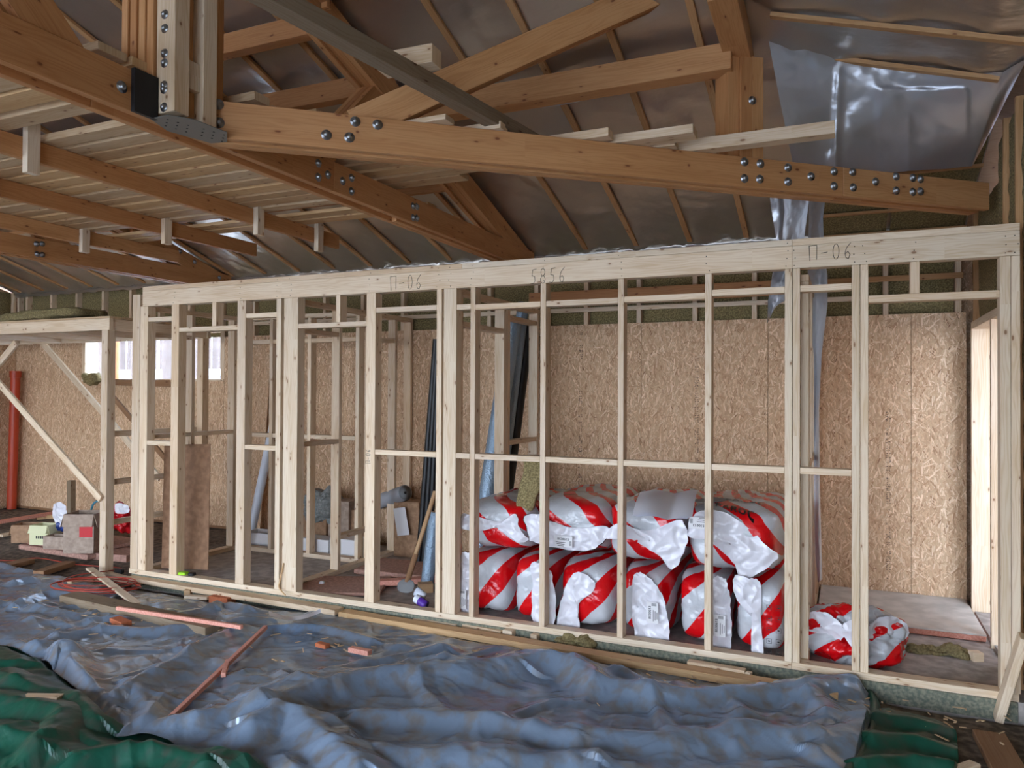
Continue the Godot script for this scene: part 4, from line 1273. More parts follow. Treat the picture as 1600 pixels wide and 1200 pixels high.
		if k == 10:
			# brand lettering bent over the top of the bag
			var bn := noise(1.0, FastNoiseLite.TYPE_SIMPLEX_SMOOTH, 4, k * 13)
			for rep in 2:
				var tm := TextMesh.new()
				tm.text = "PAROC"
				tm.font = font(true)
				tm.font_size = 48
				tm.pixel_size = 0.0022
				tm.depth = 0.0
				var arr := tm.get_mesh_arrays()
				var v: PackedVector3Array = arr[Mesh.ARRAY_VERTEX]
				var nn: PackedVector3Array = arr[Mesh.ARRAY_NORMAL]
				for i in v.size():
					var lx := v[i].x * 0.85 + v[i].y * -0.1 + w * (0.02 + 0.05 * rep)
					var lz: float = -v[i].y * 1.0 - v[i].x * -0.35 + q[5] * 0.5 - 0.10 - 0.22 * rep
					var e: float = pow(max(0.0, 1.0 - pow(abs(lx) / (w * 0.515), 5.0) - pow(abs(lz) / (q[5] * 0.5), 5.0)), 0.2)
					var sp := Vector3(lx, h * 0.5 * e, lz)
					sp += (sp / (size * 0.5)).normalized() * bn.get_noise_3dv(sp * 5.0) * 0.024
					v[i] = turn * (sp + Vector3(0, 0.006, 0)) + centre
					nn[i] = Vector3.UP
				arr[Mesh.ARRAY_VERTEX] = v
				arr[Mesh.ARRAY_NORMAL] = nn
				var am := ArrayMesh.new()
				am.add_surface_from_arrays(Mesh.PRIMITIVE_TRIANGLES, arr)
				put(t, "brand_lettering", am, M.ink)
	# opened bag tied in a bundle beside the doorway
	var ob := thing("tied_bag", "slumped red and white bag tied in a knot by the doorway", "bag", on_y(1335, 1045, 0.03))
	var oc := on_z(1335, 993, -0.40)
	put(ob, "bag_body", pillow(Vector3(0.64, 0.40, 0.46), 2.6, 0.03, 51, 3.0, 1.0, 0.035, 60, 120), M.stripe, Transform3D(Basis(Vector3.UP, -0.1) * Basis(Vector3.RIGHT, -0.35), oc + Vector3(0, 0.0, 0)))
	var kn := PackedVector2Array([Vector2(-0.06, -0.05), Vector2(-0.10, 0.05), Vector2(-0.02, 0.11), Vector2(0.06, 0.09), Vector2(0.09, -0.02), Vector2(0.03, -0.10)])
	put(ob, "knot", film_patch(kn, 0.06, 77), M.film, Transform3D(Basis.IDENTITY, oc + Vector3(0.02, 0.06, 0.20)))
	var k2 := PackedVector2Array([Vector2(-0.12, -0.06), Vector2(-0.14, 0.05), Vector2(0.0, 0.10), Vector2(0.13, 0.03), Vector2(0.08, -0.08)])
	put(ob, "film_flap", film_patch(k2, 0.05, 78), M.film, Transform3D(Basis(Vector3.UP, 0.5), oc + Vector3(0.20, 0.10, 0.14)))
	put(ob, "film_flap", film_patch(k2, 0.05, 79), M.film, Transform3D(Basis(Vector3.UP, -0.4), oc + Vector3(-0.18, 0.08, 0.16)))
	# paper sheets and wool scrap on the pile
	var pp := thing("paper_sheets", "open folded white paper sheets lying on the bags", "papers", on_z(1035, 800, -0.3))
	var paper_y := on_z(1008, 789, -0.20).y + 0.022
	for k3 in 5:
		var pts := PackedVector3Array()
		for j in 8:
			for i in 16:
				var u := i / 15.0
				var v := j / 7.0
				var a := on_y(lerpf(lerpf(988, 1000, v) + k3 * 2, lerpf(1082, 1090, v) - k3 * 2, u), lerpf(798, 772, v) + 6.0 * u * (1.0 - v), paper_y)
				a.y += 0.035 * abs(sin(u * TAU * 0.75 + 0.3)) * (1.0 - 0.2 * v) * (1.0 - 0.12 * k3) + 0.004 - 0.05 * pow(1.0 - v, 3.0)
				pts.append(a)
		put(pp, "sheet", sheet(pts, 16, 8), M.paper)
	var fo := thing("folder", "thin grey folder lying half under the paper sheets", "folder", on_z(1110, 795, -0.3))
	board(fo, "cover", on_y(1090, 784, paper_y + 0.004), on_y(1131, 779, paper_y + 0.004), 0.16, 0.006, M.grey)
	var ws := thing("wool_scrap", "olive mineral wool offcut standing between the top bags", "insulation", on_z(826, 780, -0.5))
	put(ws, "slab", pillow(Vector3(0.16, 0.44, 0.09), 7.0, 0.012, 91), M.wool, Transform3D(Basis(Vector3.BACK, -0.2) * Basis(Vector3.UP, 0.2), on_z(829, 754, -0.32)))

func font(bold := false) -> Font:
	var f := SystemFont.new()
	f.font_names = PackedStringArray(["Droid Sans"])
	if bold:
		f.font_weight = 700
	return f
func letters(parent: Node, text: String, t: Transform3D, h: float, mat: Material = null) -> void:
	var tm := TextMesh.new()
	tm.text = text
	tm.font = font(true)
	tm.font_size = 24
	tm.pixel_size = h / 24.0
	tm.depth = 0.0005
	put(parent, "lettering", tm, mat if mat else M.ink, t)
func bx_local(parent: Node, called: String, t: Transform3D, s: Vector3) -> void:
	put(parent, called, block(s, 0.0001), M.ink, t)

# ---------------------------------------------------------------- loose foil and membrane
func build_hanging_sheets() -> void:
	# foil come loose from the hip end, hanging behind the diagonal chord
	var t := thing("foil_drape", "silver foil sheet hanging loose from the hip of the roof", "foil", Vector3(-0.7, 3.4, -0.3))
	var topl := [Vector2(1196, 40), Vector2(1240, 60), Vector2(1307, 84), Vector2(1380, 96), Vector2(1450, 106), Vector2(1520, 112), Vector2(1568, 112), Vector2(1604, 92)]
	var lowl := [Vector2(1240, 262), Vector2(1262, 268), Vector2(1310, 272), Vector2(1372, 270), Vector2(1422, 268), Vector2(1480, 262), Vector2(1520, 258), Vector2(1548, 205)]
	var nu := 140
	var nv := 80
	var p := PackedVector3Array()
	var uv := PackedVector2Array()
	var n := noise(2.2, FastNoiseLite.TYPE_SIMPLEX_SMOOTH, 3, 95)
	var pn := Vector3(SLOPE, 1, 0).normalized()
	for j in nv:
		for i in nu:
			var u := float(i) / (nu - 1) * (topl.size() - 1)
			var k: int = min(int(u), topl.size() - 2)
			var a2: Vector2 = topl[k].lerp(topl[k + 1], u - k)
			var b2: Vector2 = lowl[k].lerp(lowl[k + 1], u - k)
			var a := on_plane(a2.x, a2.y, Vector3(0, 3.69, 0), pn)
			var b := on_plane(b2.x, b2.y, Vector3(-0.58, 3.3, -0.64), Vector3(0.55, 0, 0.83).normalized())
			var v := float(j) / (nv - 1)
			var q := a.lerp(b, v)
			var px: float = lerpf(a2.x, b2.x, v)
			var py: float = lerpf(a2.y, b2.y, v)
			var out := -0.02 + 0.05 * sin(v * PI)              # belly
			out += 0.04 * exp(-pow((px - (1312 - 6 * v)) / 6.0, 2.0)) * smoothstep(0.02, 0.2, v)
			out += 0.035 * exp(-abs(px - 1420) / 10.0) * smoothstep(0.3, 0.55, v)
			out += 0.03 * sin((px + py * 0.35) / 17.0) * smoothstep(0.1, 0.9, v) * (1.0 if px < 1300 else 0.35)
			# pocket fold in the middle
			var fold: float = smoothstep(1365, 1378, px) * (1.0 - smoothstep(1508, 1520, px))
			out += 0.035 * fold * smoothstep(130, 142, py) * (1.0 - 0.8 * smoothstep(150, 240, py))
			out += 0.05 * n.get_noise_2d(px * 0.003, py * 0.004) + 0.008 * n.get_noise_2d(px * 0.012, py * 0.012)
			q += Vector3(-0.05, 0.0, 1.0).normalized() * out * 0.8
			p.append(q)
			uv.append(Vector2(px, py) * 0.002)
	put(t, "sheet", sheet(p, nu, nv, 1.0, uv), M.drape)
	# white membrane falling along the narrow cross frame
	var m := thing("membrane_strip", "torn white and silver membrane hanging down beside the narrow cross frame", "membrane", Vector3(-1.15, 2.0, -0.9))
	var strips := [
		[[1198, 262], [1262, 262], [1204, 320], [1256, 320], [1214, 380], [1250, 380], [1205, 440], [1232, 440], [1200, 470], [1226, 470], [1199, 505], [1212, 478], -0.75, M.drape],
		[[1222, 290], [1266, 290], [1226, 330], [1262, 330], [1222, 375], [1256, 375], [1240, 420], [1262, 420], -0.45, M.membrane],
		[[1264, 300], [1290, 308], [1264, 340], [1286, 340], [1262, 400], [1288, 400], [1262, 430], [1293, 430], [1262, 475], [1293, 475], [1272, 560], [1284, 552], [1272, 640], [1280, 640], [1272, 760], [1281, 760], [1274, 870], [1284, 870], [1278, 910], [1285, 905], -1.0, M.membrane]]
	for s: Array in strips:
		var zz: float = s[s.size() - 2]
		var rows := (s.size() - 2) / 2
		var pts := PackedVector3Array()
		var nv2 := rows * 8
		for j in nv2:
			var f := float(j) / (nv2 - 1) * (rows - 1)
			var k: int = min(int(f), rows - 2)
			var fr: float = smoothstep(0.0, 1.0, f - k) * 0.5 + (f - k) * 0.5
			for i in 14:
				var u := i / 13.0
				var l := Vector2(s[2 * k][0], s[2 * k][1]).lerp(Vector2(s[2 * k + 2][0], s[2 * k + 2][1]), fr)
				var r := Vector2(s[2 * k + 1][0], s[2 * k + 1][1]).lerp(Vector2(s[2 * k + 3][0], s[2 * k + 3][1]), fr)
				var c := l.lerp(r, u)
				pts.append(on_z(c.x, c.y, zz + 0.05 * sin(u * 5.0 + f * 0.6) + 0.03 * n.get_noise_2d(c.x * 0.05, c.y * 0.02)))
		put(m, "strip", sheet(pts, 14, nv2), s[s.size() - 1])
	# white edge strip under the big purlin
	var e := thing("membrane_edge", "white membrane edge strip showing below the big purlin", "membrane", Vector3(-2.3, 3.8, 0.2))
	var ep := PackedVector3Array()
	for j in 5:
		for i in 40:
			var u := i / 39.0
			var px := lerpf(770, 1138, u)
			var py: float = lerpf(160, 92, u) + j * (3.0 + 3.0 * sin(u * 5.0)) * (1.0 + 5.0 * smoothstep(0.9, 1.0, u))
			ep.append(on_z(px, py, 0.26 + 0.02 * sin(u * 20.0)))
	put(e, "strip", sheet(ep, 40, 5), M.membrane)

# ---------------------------------------------------------------- tarpaulins
func near_line(q: Vector2, line: PackedVector2Array) -> Vector2:
	var best := 1e9
	var out := line[0]
	for k in line.size() - 1:
		var c := Geometry2D.get_closest_point_to_segment(q, line[k], line[k + 1])
		var d := q.distance_squared_to(c)
		if d < best:
			best = d
			out = c
	return out

func tarp_mesh(far: Array, near: Array, folds: Array, nu: int, nv: int, lift: float, amp: float, sd: int, creases: int) -> ArrayMesh:
	# far and near are edges in pixels, dropped on the ground; folds are [height, width, pixels...]
	var f := PackedVector2Array()
	var e := PackedVector2Array()
	for q: Vector2 in far:
		var w := g(q.x, q.y)
		f.append(Vector2(w.x, w.z))
	for q: Vector2 in near:
		var w := g(q.x, q.y)
		e.append(Vector2(w.x, w.z))
	var fl := []
	for d: Array in folds:
		var l := PackedVector2Array()
		for k in range(2, d.size()):
			var w := g(d[k].x, d[k].y, d[0] * 0.8)
			l.append(Vector2(w.x, w.z))
		var l3 := PackedVector3Array()
		for q in l:
			l3.append(Vector3(q.x, 0, q.y))
		l3 = smooth_line(l3, 4)
		l = PackedVector2Array()
		for q in l3:
			l.append(Vector2(q.x, q.z))
		var box := Rect2(l[0], Vector2.ZERO)
		for q in l:
			box = box.expand(q)
		fl.append([d[0], d[1], l, box.grow(d[1] * 1.05)])
	var cl := []
	var cr := RandomNumberGenerator.new()
	cr.seed = sd
	for k in creases:
		var u0 := cr.randf()
		var at := along(f, u0).lerp(along(e, u0), cr.randf())
		var an := cr.randfn(0.25, 0.7)
		var to := at + Vector2(cos(an), -sin(an)) * cr.randf_range(0.2, 0.75)
		var md := at.lerp(to, 0.5) + Vector2(cr.randf_range(-0.06, 0.06), cr.randf_range(-0.06, 0.06))
		var wd := cr.randf_range(0.035, 0.10)
		var ln := PackedVector2Array([at, md, to])
		cl.append([wd * cr.randf_range(0.16, 0.42), wd, ln, Rect2(at, Vector2.ZERO).expand(md).expand(to).grow(wd)])
	var n1 := noise(1.0, FastNoiseLite.TYPE_SIMPLEX_SMOOTH, 3, sd)
	n1.fractal_type = FastNoiseLite.FRACTAL_RIDGED
	var n2 := noise(1.0, FastNoiseLite.TYPE_CELLULAR, 1, sd + 1)
	n2.cellular_return_type = FastNoiseLite.RETURN_DISTANCE
	var n3 := noise(0.8, FastNoiseLite.TYPE_SIMPLEX_SMOOTH, 2, sd + 2)
	var p := PackedVector3Array()
	for j in nv:
		var v := float(j) / (nv - 1)
		for i in nu:
			var u := float(i) / (nu - 1)
			var q := along(f, u).lerp(along(e, u), v)
			var y := lift
			var fold := 0.0
			for d: Array in fl:
				if d[3].has_point(q):
					var c := near_line(q, d[2])
					var t: float = q.distance_to(c) / (d[1] * (0.62 if q.y > c.y else 1.0))
					if t < 1.0:
						var hgt: float = d[0] * 0.88 * (0.5 + 0.5 * cos(PI * pow(t, 0.85)))
						fold = max(fold, hgt) + 0.15 * min(fold, hgt)
			y += fold
			for d: Array in cl:
				if d[3].has_point(q):
					var c := near_line(q, d[2])
					var t: float = 1.0 - q.distance_to(c) / d[1]
					if t > 0.0:
						var ends: float = min(1.0, 4.0 * min(c.distance_to(d[2][0]), c.distance_to(d[2][2])) / d[2][0].distance_to(d[2][2]))
						y += d[0] * t * ends
			var wq := q + Vector2(n3.get_noise_2d(q.x * 2.0, q.y * 2.0), n3.get_noise_2d(q.x * 2.0 + 50, q.y * 2.0)) * 0.25
			y += amp * (0.45 * (n1.get_noise_2d(wq.x * 1.5, wq.y * 2.6) + 0.6) + 0.42 * (n2.get_noise_2d(wq.x * 2.6, wq.y * 4.2) + 1.0) + 0.30 * (n2.get_noise_2d(wq.y * 8.0 + 7.0, wq.x * 5.5) + 1.0))
			y += 0.02 * (n3.get_noise_2d(q.x * 1.3, q.y * 2.0) + 0.5)
			var edge: float = min(min(u, 1.0 - u) * 40.0, min(v, 1.0 - v) * 14.0)
			y *= 0.35 + 0.65 * smoothstep(0.0, 1.0, edge)
			p.append(Vector3(q.x, GROUND + 0.008 + y, q.y))
	return sheet(p, nu, nv)
func along(l: PackedVector2Array, u: float) -> Vector2:
	var f := u * (l.size() - 1)
	var k: int = min(int(f), l.size() - 2)
	return l[k].lerp(l[k + 1], f - k)

func build_tarps() -> void:
	var t := thing("grey_tarp", "large crumpled grey tarpaulin spread over the earth floor", "tarpaulin", Vector3(-3.5, GROUND, 1.3))
	var far := [Vector2(-60, 872), Vector2(20, 888), Vector2(110, 906), Vector2(210, 925), Vector2(330, 945), Vector2(430, 955), Vector2(530, 962), Vector2(640, 984), Vector2(740, 1003), Vector2(850, 1020), Vector2(960, 1036), Vector2(1080, 1052), Vector2(1200, 1072), Vector2(1290, 1076), Vector2(1358, 1074)]
	var near := [Vector2(-60, 1000), Vector2(20, 1018), Vector2(70, 1040), Vector2(120, 1090), Vector2(150, 1125), Vector2(182, 1166), Vector2(215, 1160), Vector2(262, 1166), Vector2(330, 1198), Vector2(480, 1250), Vector2(680, 1290), Vector2(900, 1310), Vector2(1100, 1290), Vector2(1330, 1232), Vector2(1366, 1120)]
	var folds := [
		[0.12, 0.34, Vector2(395, 1108), Vector2(470, 1085), Vector2(570, 1057), Vector2(680, 1049), Vector2(800, 1037)],
		[0.07, 0.20, Vector2(400, 1088), Vector2(500, 1073), Vector2(568, 1044), Vector2(690, 1019)],
		[0.11, 0.30, Vector2(790, 1036), Vector2(887, 1034), Vector2(930, 1068), Vector2(1017, 1085)],
		[0.05, 0.10, Vector2(1017, 1085), Vector2(1030, 1130), Vector2(1042, 1158)],
		[0.10, 0.26, Vector2(1017, 1085), Vector2(1112, 1088), Vector2(1200, 1083), Vector2(1330, 1072)],
		[0.12, 0.30, Vector2(395, 1135), Vector2(450, 1119), Vector2(485, 1134), Vector2(560, 1197)],
		[0.10, 0.22, Vector2(70, 1030), Vector2(104, 1020), Vector2(132, 1090), Vector2(182, 1160)],
		[0.07, 0.20, Vector2(185, 1090), Vector2(250, 1050), Vector2(325, 1007), Vector2(375, 984)],
		[0.10, 0.24, Vector2(195, 1162), Vector2(230, 1140), Vector2(300, 1128), Vector2(400, 1108)],
		[0.06, 0.18, Vector2(90, 1000), Vector2(160, 985), Vector2(220, 990), Vector2(300, 985)],
		[0.06, 0.20, Vector2(200, 1075), Vector2(230, 1110), Vector2(215, 1150)],
		[0.08, 0.22, Vector2(560, 1120), Vector2(700, 1125), Vector2(800, 1140), Vector2(900, 1160)],
		[0.09, 0.26, Vector2(900, 1150), Vector2(1020, 1160), Vector2(1150, 1150), Vector2(1300, 1155), Vector2(1366, 1130)],
		[0.06, 0.18, Vector2(1140, 1095), Vector2(1160, 1130), Vector2(1150, 1170)],
		[0.08, 0.24, Vector2(600, 1180), Vector2(760, 1190), Vector2(900, 1190)],
		[0.07, 0.22, Vector2(1250, 1085), Vector2(1290, 1120), Vector2(1280, 1180)],
		[0.06, 0.16, Vector2(330, 950), Vector2(350, 942), Vector2(385, 955)],
		[0.05, 0.15, Vector2(420, 985), Vector2(500, 985), Vector2(580, 1005)],
		[0.05, 0.15, Vector2(20, 950), Vector2(80, 930), Vector2(170, 945)]]
	put(t, "sheet", tarp_mesh(far, near, folds, 620, 260, 0.012, 0.018, 31, 150), M.tarp)
	# hem turned over, showing the green side
	var hem := PackedVector3Array()
	var hl := [Vector2(1343, 1070), Vector2(1358, 1072), Vector2(1368, 1095), Vector2(1367, 1120), Vector2(1358, 1150), Vector2(1340, 1185), Vector2(1310, 1225)]
	for j in 6:
		for i in 60:
			var f := i / 59.0 * (hl.size() - 1)
			var k: int = min(int(f), hl.size() - 2)
			var c: Vector2 = hl[k].lerp(hl[k + 1], f - k)
			var w := g(c.x, c.y, 0.04)
			var a := j / 5.0
			hem.append(w + Vector3((a - 0.6) * 0.07, 0.035 * sin(a * PI) - 0.025 + 0.008 * sin(i * 0.5), 0.02 * a))
	put(t, "green_hem", sheet(hem, 60, 6), M.green)
	var t2 := thing("green_tarp", "dusty green tarpaulin under the left edge of the grey one", "tarpaulin", Vector3(-3.7, GROUND, 2.2))
	var far2 := [Vector2(-80, 985), Vector2(0, 1008), Vector2(60, 1030), Vector2(110, 1075), Vector2(165, 1140), Vector2(250, 1150), Vector2(330, 1180), Vector2(430, 1215)]
	var near2 := [Vector2(-120, 1230), Vector2(-60, 1260), Vector2(0, 1280), Vector2(60, 1290), Vector2(120, 1300), Vector2(200, 1300), Vector2(300, 1290), Vector2(430, 1280)]
	var folds2 := [[0.10, 0.26, Vector2(0, 1060), Vector2(60, 1080), Vector2(110, 1088), Vector2(150, 1130)], [0.11, 0.30, Vector2(-20, 1090), Vector2(80, 1112), Vector2(95, 1130), Vector2(60, 1170)], [0.10, 0.24, Vector2(120, 1185), Vector2(215, 1172), Vector2(320, 1192)], [0.08, 0.24, Vector2(-20, 1140), Vector2(40, 1160), Vector2(100, 1180)], [0.06, 0.2, Vector2(95, 1130), Vector2(140, 1165), Vector2(180, 1175)]]
	put(t2, "sheet", tarp_mesh(far2, near2, folds2, 260, 150, 0.002, 0.016, 51, 40), M.green)
	var t3 := thing("green_tarp", "green tarpaulin corner sticking out right of the grey one", "tarpaulin", g(1420, 1160))
	var far3 := [Vector2(1345, 1112), Vector2(1380, 1112), Vector2(1420, 1118), Vector2(1460, 1128), Vector2(1490, 1140), Vector2(1496, 1165)]
	var near3 := [Vector2(1290, 1250), Vector2(1340, 1260), Vector2(1390, 1262), Vector2(1440, 1255), Vector2(1480, 1240), Vector2(1500, 1210)]
	var folds3 := [[0.05, 0.13, Vector2(1370, 1125), Vector2(1430, 1132), Vector2(1488, 1148)], [0.06, 0.15, Vector2(1365, 1158), Vector2(1430, 1158), Vector2(1490, 1180)], [0.06, 0.15, Vector2(1350, 1195), Vector2(1420, 1190), Vector2(1480, 1200)]]
	put(t3, "sheet", tarp_mesh(far3, near3, folds3, 130, 100, 0.004, 0.010, 71, 10), M.green)

# ---------------------------------------------------------------- boards and scraps on the floor
func lie(called: String, a: Vector2, b: Vector2, w: float, h: float, mat: Material, label: String, category: String, lift := 0.0, group := "") -> MeshInstance3D:
	var p := g(a.x, a.y, lift + h * 0.5)
	var q := g(b.x, b.y, lift + h * 0.5)
	var d := q - p
	d.y = 0
	var x := d.normalized()
	return single(called, block(Vector3(d.length(), h, w), 0.003), mat, Transform3D(Basis(x, Vector3.UP, x.cross(Vector3.UP)), (p + q) * 0.5), label, category, group)

func build_floor_boards() -> void:
	var s := thing("sill_strip", "grey green sill strip under the stud wall plate", "sill", Vector3(-3.7, GROUND, -0.03))
	bx(s, "strip", Vector3(-7.35, GROUND - 0.02, -0.09), Vector3(-0.02, -0.001, 0.012), M.sill)
	lie("long_board", Vector2(205, 903), Vector2(530, 955), 0.12, 0.045, M.pale[3], "long flat board on the floor along the left half of the stud wall", "board", 0.045)
	lie("long_board", Vector2(535, 958), Vector2(1310, 1088), 0.11, 0.05, M.plank[2], "long flat board on the floor along the bag half of the stud wall", "board", 0.035)
	lie("lath", Vector2(648, 966), Vector2(715, 977), 0.05, 0.022, M.pale[1], "thin lath lying behind the long floor board, beside the double post", "lath", 0.055)
	lie("lath", Vector2(722, 976), Vector2(785, 988), 0.05, 0.03, M.pale[3], "thin lath lying behind the long floor board, below the first bag", "lath", 0.055)
	lie("offcut", Vector2(788, 987), Vector2(803, 990), 0.06, 0.045, M.pale[0], "small wood offcut at the lath end below the bags", "offcut", 0.055)
	lie("offcut", Vector2(831, 994), Vector2(841, 996), 0.05, 0.045, M.pale[2], "small wood block on the sill below the torn bag flap", "offcut", 0.055)
	lie("lath", Vector2(1075, 1037), Vector2(1165, 1052), 0.06, 0.05, M.pale[3], "stubby lath lying on the board end below the right bags", "lath", 0.05)
	lie("offcut", Vector2(1166, 1054), Vector2(1174, 1056), 0.04, 0.045, M.pale[0], "tiny wood block beside the stubby lath below the right bags", "offcut", 0.05)
	var wt := thing("wool_tuft", "tuft of loose mineral wool on the sill below the bags", "insulation", g(900, 1005))
	put(wt, "tuft", pillow(Vector3(0.28, 0.10, 0.12), 2.2, 0.06, 88), M.wool, Transform3D(Basis(Vector3.UP, 0.1), g(898, 1003, 0.08)))
	single("paper_cup", lathe([Vector2(0, 0), Vector2(0.024, 0), Vector2(0.030, 0.06), Vector2(0.027, 0.06), Vector2(0.022, 0.004), Vector2(0, 0.004)], 14), M.white, Transform3D(Basis(Vector3.BACK, 1.4), g(922, 1011, 0.055)), "crushed white cup lying beside the wool tuft", "cup")
	lie("plank_offcut", Vector2(1545, 1148), Vector2(1590, 1230), 0.16, 0.04, M.brown_wood, "dirty dark plank at the foot of the leaning prop", "plank", 0.0)
	single("stick_end", block(Vector3(0.25, 0.04, 0.06), 0.004), M.pale[1], Transform3D(Basis(Vector3.UP, 0.9), g(1500, 1205, 0.03)), "pale stick end lying below the green tarpaulin corner", "stick")
	# things on the tarpaulin
	lie("grey_beam", Vector2(108, 934), Vector2(335, 985), 0.17, 0.085, M.grey_wood, "dirty grey timber beam lying across the tarpaulin", "beam", 0.02)
	lie("pink_lath", Vector2(183, 950), Vector2(378, 980), 0.03, 0.03, M.pink, "long pink foam lath lying along the grey beam", "foam lath", 0.108)
	var pk := thing("pink_lath", "long pink foam lath leaning across the tarpaulin folds", "foam lath", g(330, 1055))
	board(pk, "lath", g(262, 1126, 0.06), g(415, 980, 0.09), 0.03, 0.03, M.pink)
	lie("foam_offcut", Vector2(349, 1055), Vector2(356, 1033), 0.03, 0.03, M.pink, "small pink foam offcut beside the leaning pink lath", "foam offcut", 0.06)
	lie("brick_shard", Vector2(547, 1014), Vector2(578, 1020), 0.05, 0.035, M.pink, "pink foam shard lying among wood chips on the tarpaulin", "foam shard", 0.05)
	lie("brick_shard", Vector2(179, 968), Vector2(198, 976), 0.08, 0.045, M.brick, "orange brick shard beside the grey beam", "brick shard", 0.04)
	lie("brick_shard", Vector2(496, 1006), Vector2(512, 1010), 0.05, 0.03, M.brick, "small orange shard on the dusty part of the tarpaulin", "brick shard", 0.05)
	lie("brick_shard", Vector2(333, 934), Vector2(362, 938), 0.11, 0.06, M.brick, "orange brick piece in front of the long floor board", "brick", 0.0)
	lie("wood_offcut", Vector2(290, 932), Vector2(326, 934), 0.06, 0.03, M.pale[2], "pale wood offcut beside the orange brick piece", "offcut", 0.02)
	lie("wood_offcut", Vector2(289, 925), Vector2(299, 925), 0.06, 0.05, M.plank[1], "small square block behind the pale offcut", "offcut", 0.02)
	lie("wood_offcut", Vector2(108, 912), Vector2(155, 902), 0.07, 0.05, M.pale[3], "short timber offcut lying in the orange cable coil", "offcut", 0.02)
	lie("wood_offcut", Vector2(165, 897), Vector2(218, 911), 0.07, 0.05, M.pale[2], "timber offcut lying under the cable beside the scaffold leg", "offcut", 0.02)
	lie("lath", Vector2(140, 888), Vector2(213, 943), 0.07, 0.02, M.pale[0], "flat pale lath lying diagonally over the cable coil", "lath", 0.085)
	lie("grey_plank", Vector2(60, 896), Vector2(110, 880), 0.12, 0.05, M.brown_wood, "dark plank end under the cable near the pink foam slab", "plank", 0.02)
	lie("grey_plank", Vector2(0, 888), Vector2(46, 876), 0.14, 0.05, M.brown_wood, "dark plank beside the boxes at the edge of the tarpaulin", "plank", 0.0)
	lie("wood_chip", Vector2(37, 1090), Vector2(95, 1091), 0.07, 0.03, M.pale[3], "flat wood piece tucked in a fold of the green tarpaulin", "wood piece", 0.09)
	var pt := thing("paper_strip", "crumpled white paper strip at the far edge of the tarpaulin", "paper", g(460, 958))
	var sp := PackedVector3Array()
	for j in 5:
		for i in 24:
			var u := i / 23.0
			sp.append(g(lerpf(420, 501, u), 955 + 12 * sin(u * PI) * 0.8 - 4 * u + j * 1.6, 0.115 + 0.02 * abs(sin(u * 7.0)) + 0.01 * j))
	put(pt, "strip", sheet(sp, 24, 5), M.paper)
	# scattered chips: too small to pick apart
	var st := SurfaceTool.new()
	st.begin(Mesh.PRIMITIVE_TRIANGLES)
	var r := RandomNumberGenerator.new()
	r.seed = 99
	for k in 320:
		var px := r.randf_range(0, 1580)
		var lo := 905.0 + px * 0.115
		var py: float = lo + abs(r.randfn(0.0, 35.0))
		var at := g(px, py, 0.055 if py > lo + 25 else 0.004)
		var b := Basis(Vector3.UP, r.randf() * TAU) * Basis(Vector3.RIGHT, r.randf_range(-0.3, 0.3))
		st.append_from(block(Vector3(r.randf_range(0.02, 0.09), 0.004, r.randf_range(0.005, 0.016)), 0.0005), 0, Transform3D(b, at))
	var chips := put(self, "wood_chips", st.commit(), M.plank[0])
	chips.set_meta("kind", "stuff")
	tag(chips, "fine wood chips and shavings strewn over floor and tarpaulin", "wood chips")

# an open carton: four walls, a bottom and flaps
func carton(called: String, label: String, at: Vector3, size: Vector3, turn: float, mat: Material, open := true, flap := 0.6) -> Node3D:
	var t := thing(called, label, "box", at)
	t.rotation.y = turn
	var b := Basis(Vector3.UP, turn)
	var th := 0.005
	var w := func(c: Vector3, s: Vector3) -> void:
		put(t, "panel", block(s, 0.001), mat, Transform3D(b, at + b * c))
	w.call(Vector3(0, th, 0), Vector3(size.x, th, size.z))
	for s: float in [-1.0, 1.0]:
		w.call(Vector3(0, size.y * 0.5, s * size.z * 0.5), Vector3(size.x, size.y, th))
		w.call(Vector3(s * size.x * 0.5, size.y * 0.5, 0), Vector3(th, size.y, size.z))
		if open:
			var a := s * (1.0 + flap * 0.5)
			put(t, "flap", block(Vector3(size.x, th, size.z * 0.45), 0.001), mat, Transform3D(b * Basis(Vector3.RIGHT, a) , at + b * (Vector3(0, size.y, s * size.z * 0.5) + Basis(Vector3.RIGHT, a) * Vector3(0, 0, s * size.z * 0.22))))
			put(t, "flap", block(Vector3(size.x * 0.45, th, size.z), 0.001), mat, Transform3D(b * Basis(Vector3.BACK, -a), at + b * (Vector3(s * size.x * 0.5, size.y, 0) + Basis(Vector3.BACK, -a) * Vector3(s * size.x * 0.22, 0, 0))))
	if not open:
		w.call(Vector3(0, size.y, 0), Vector3(size.x, th, size.z))
	return t

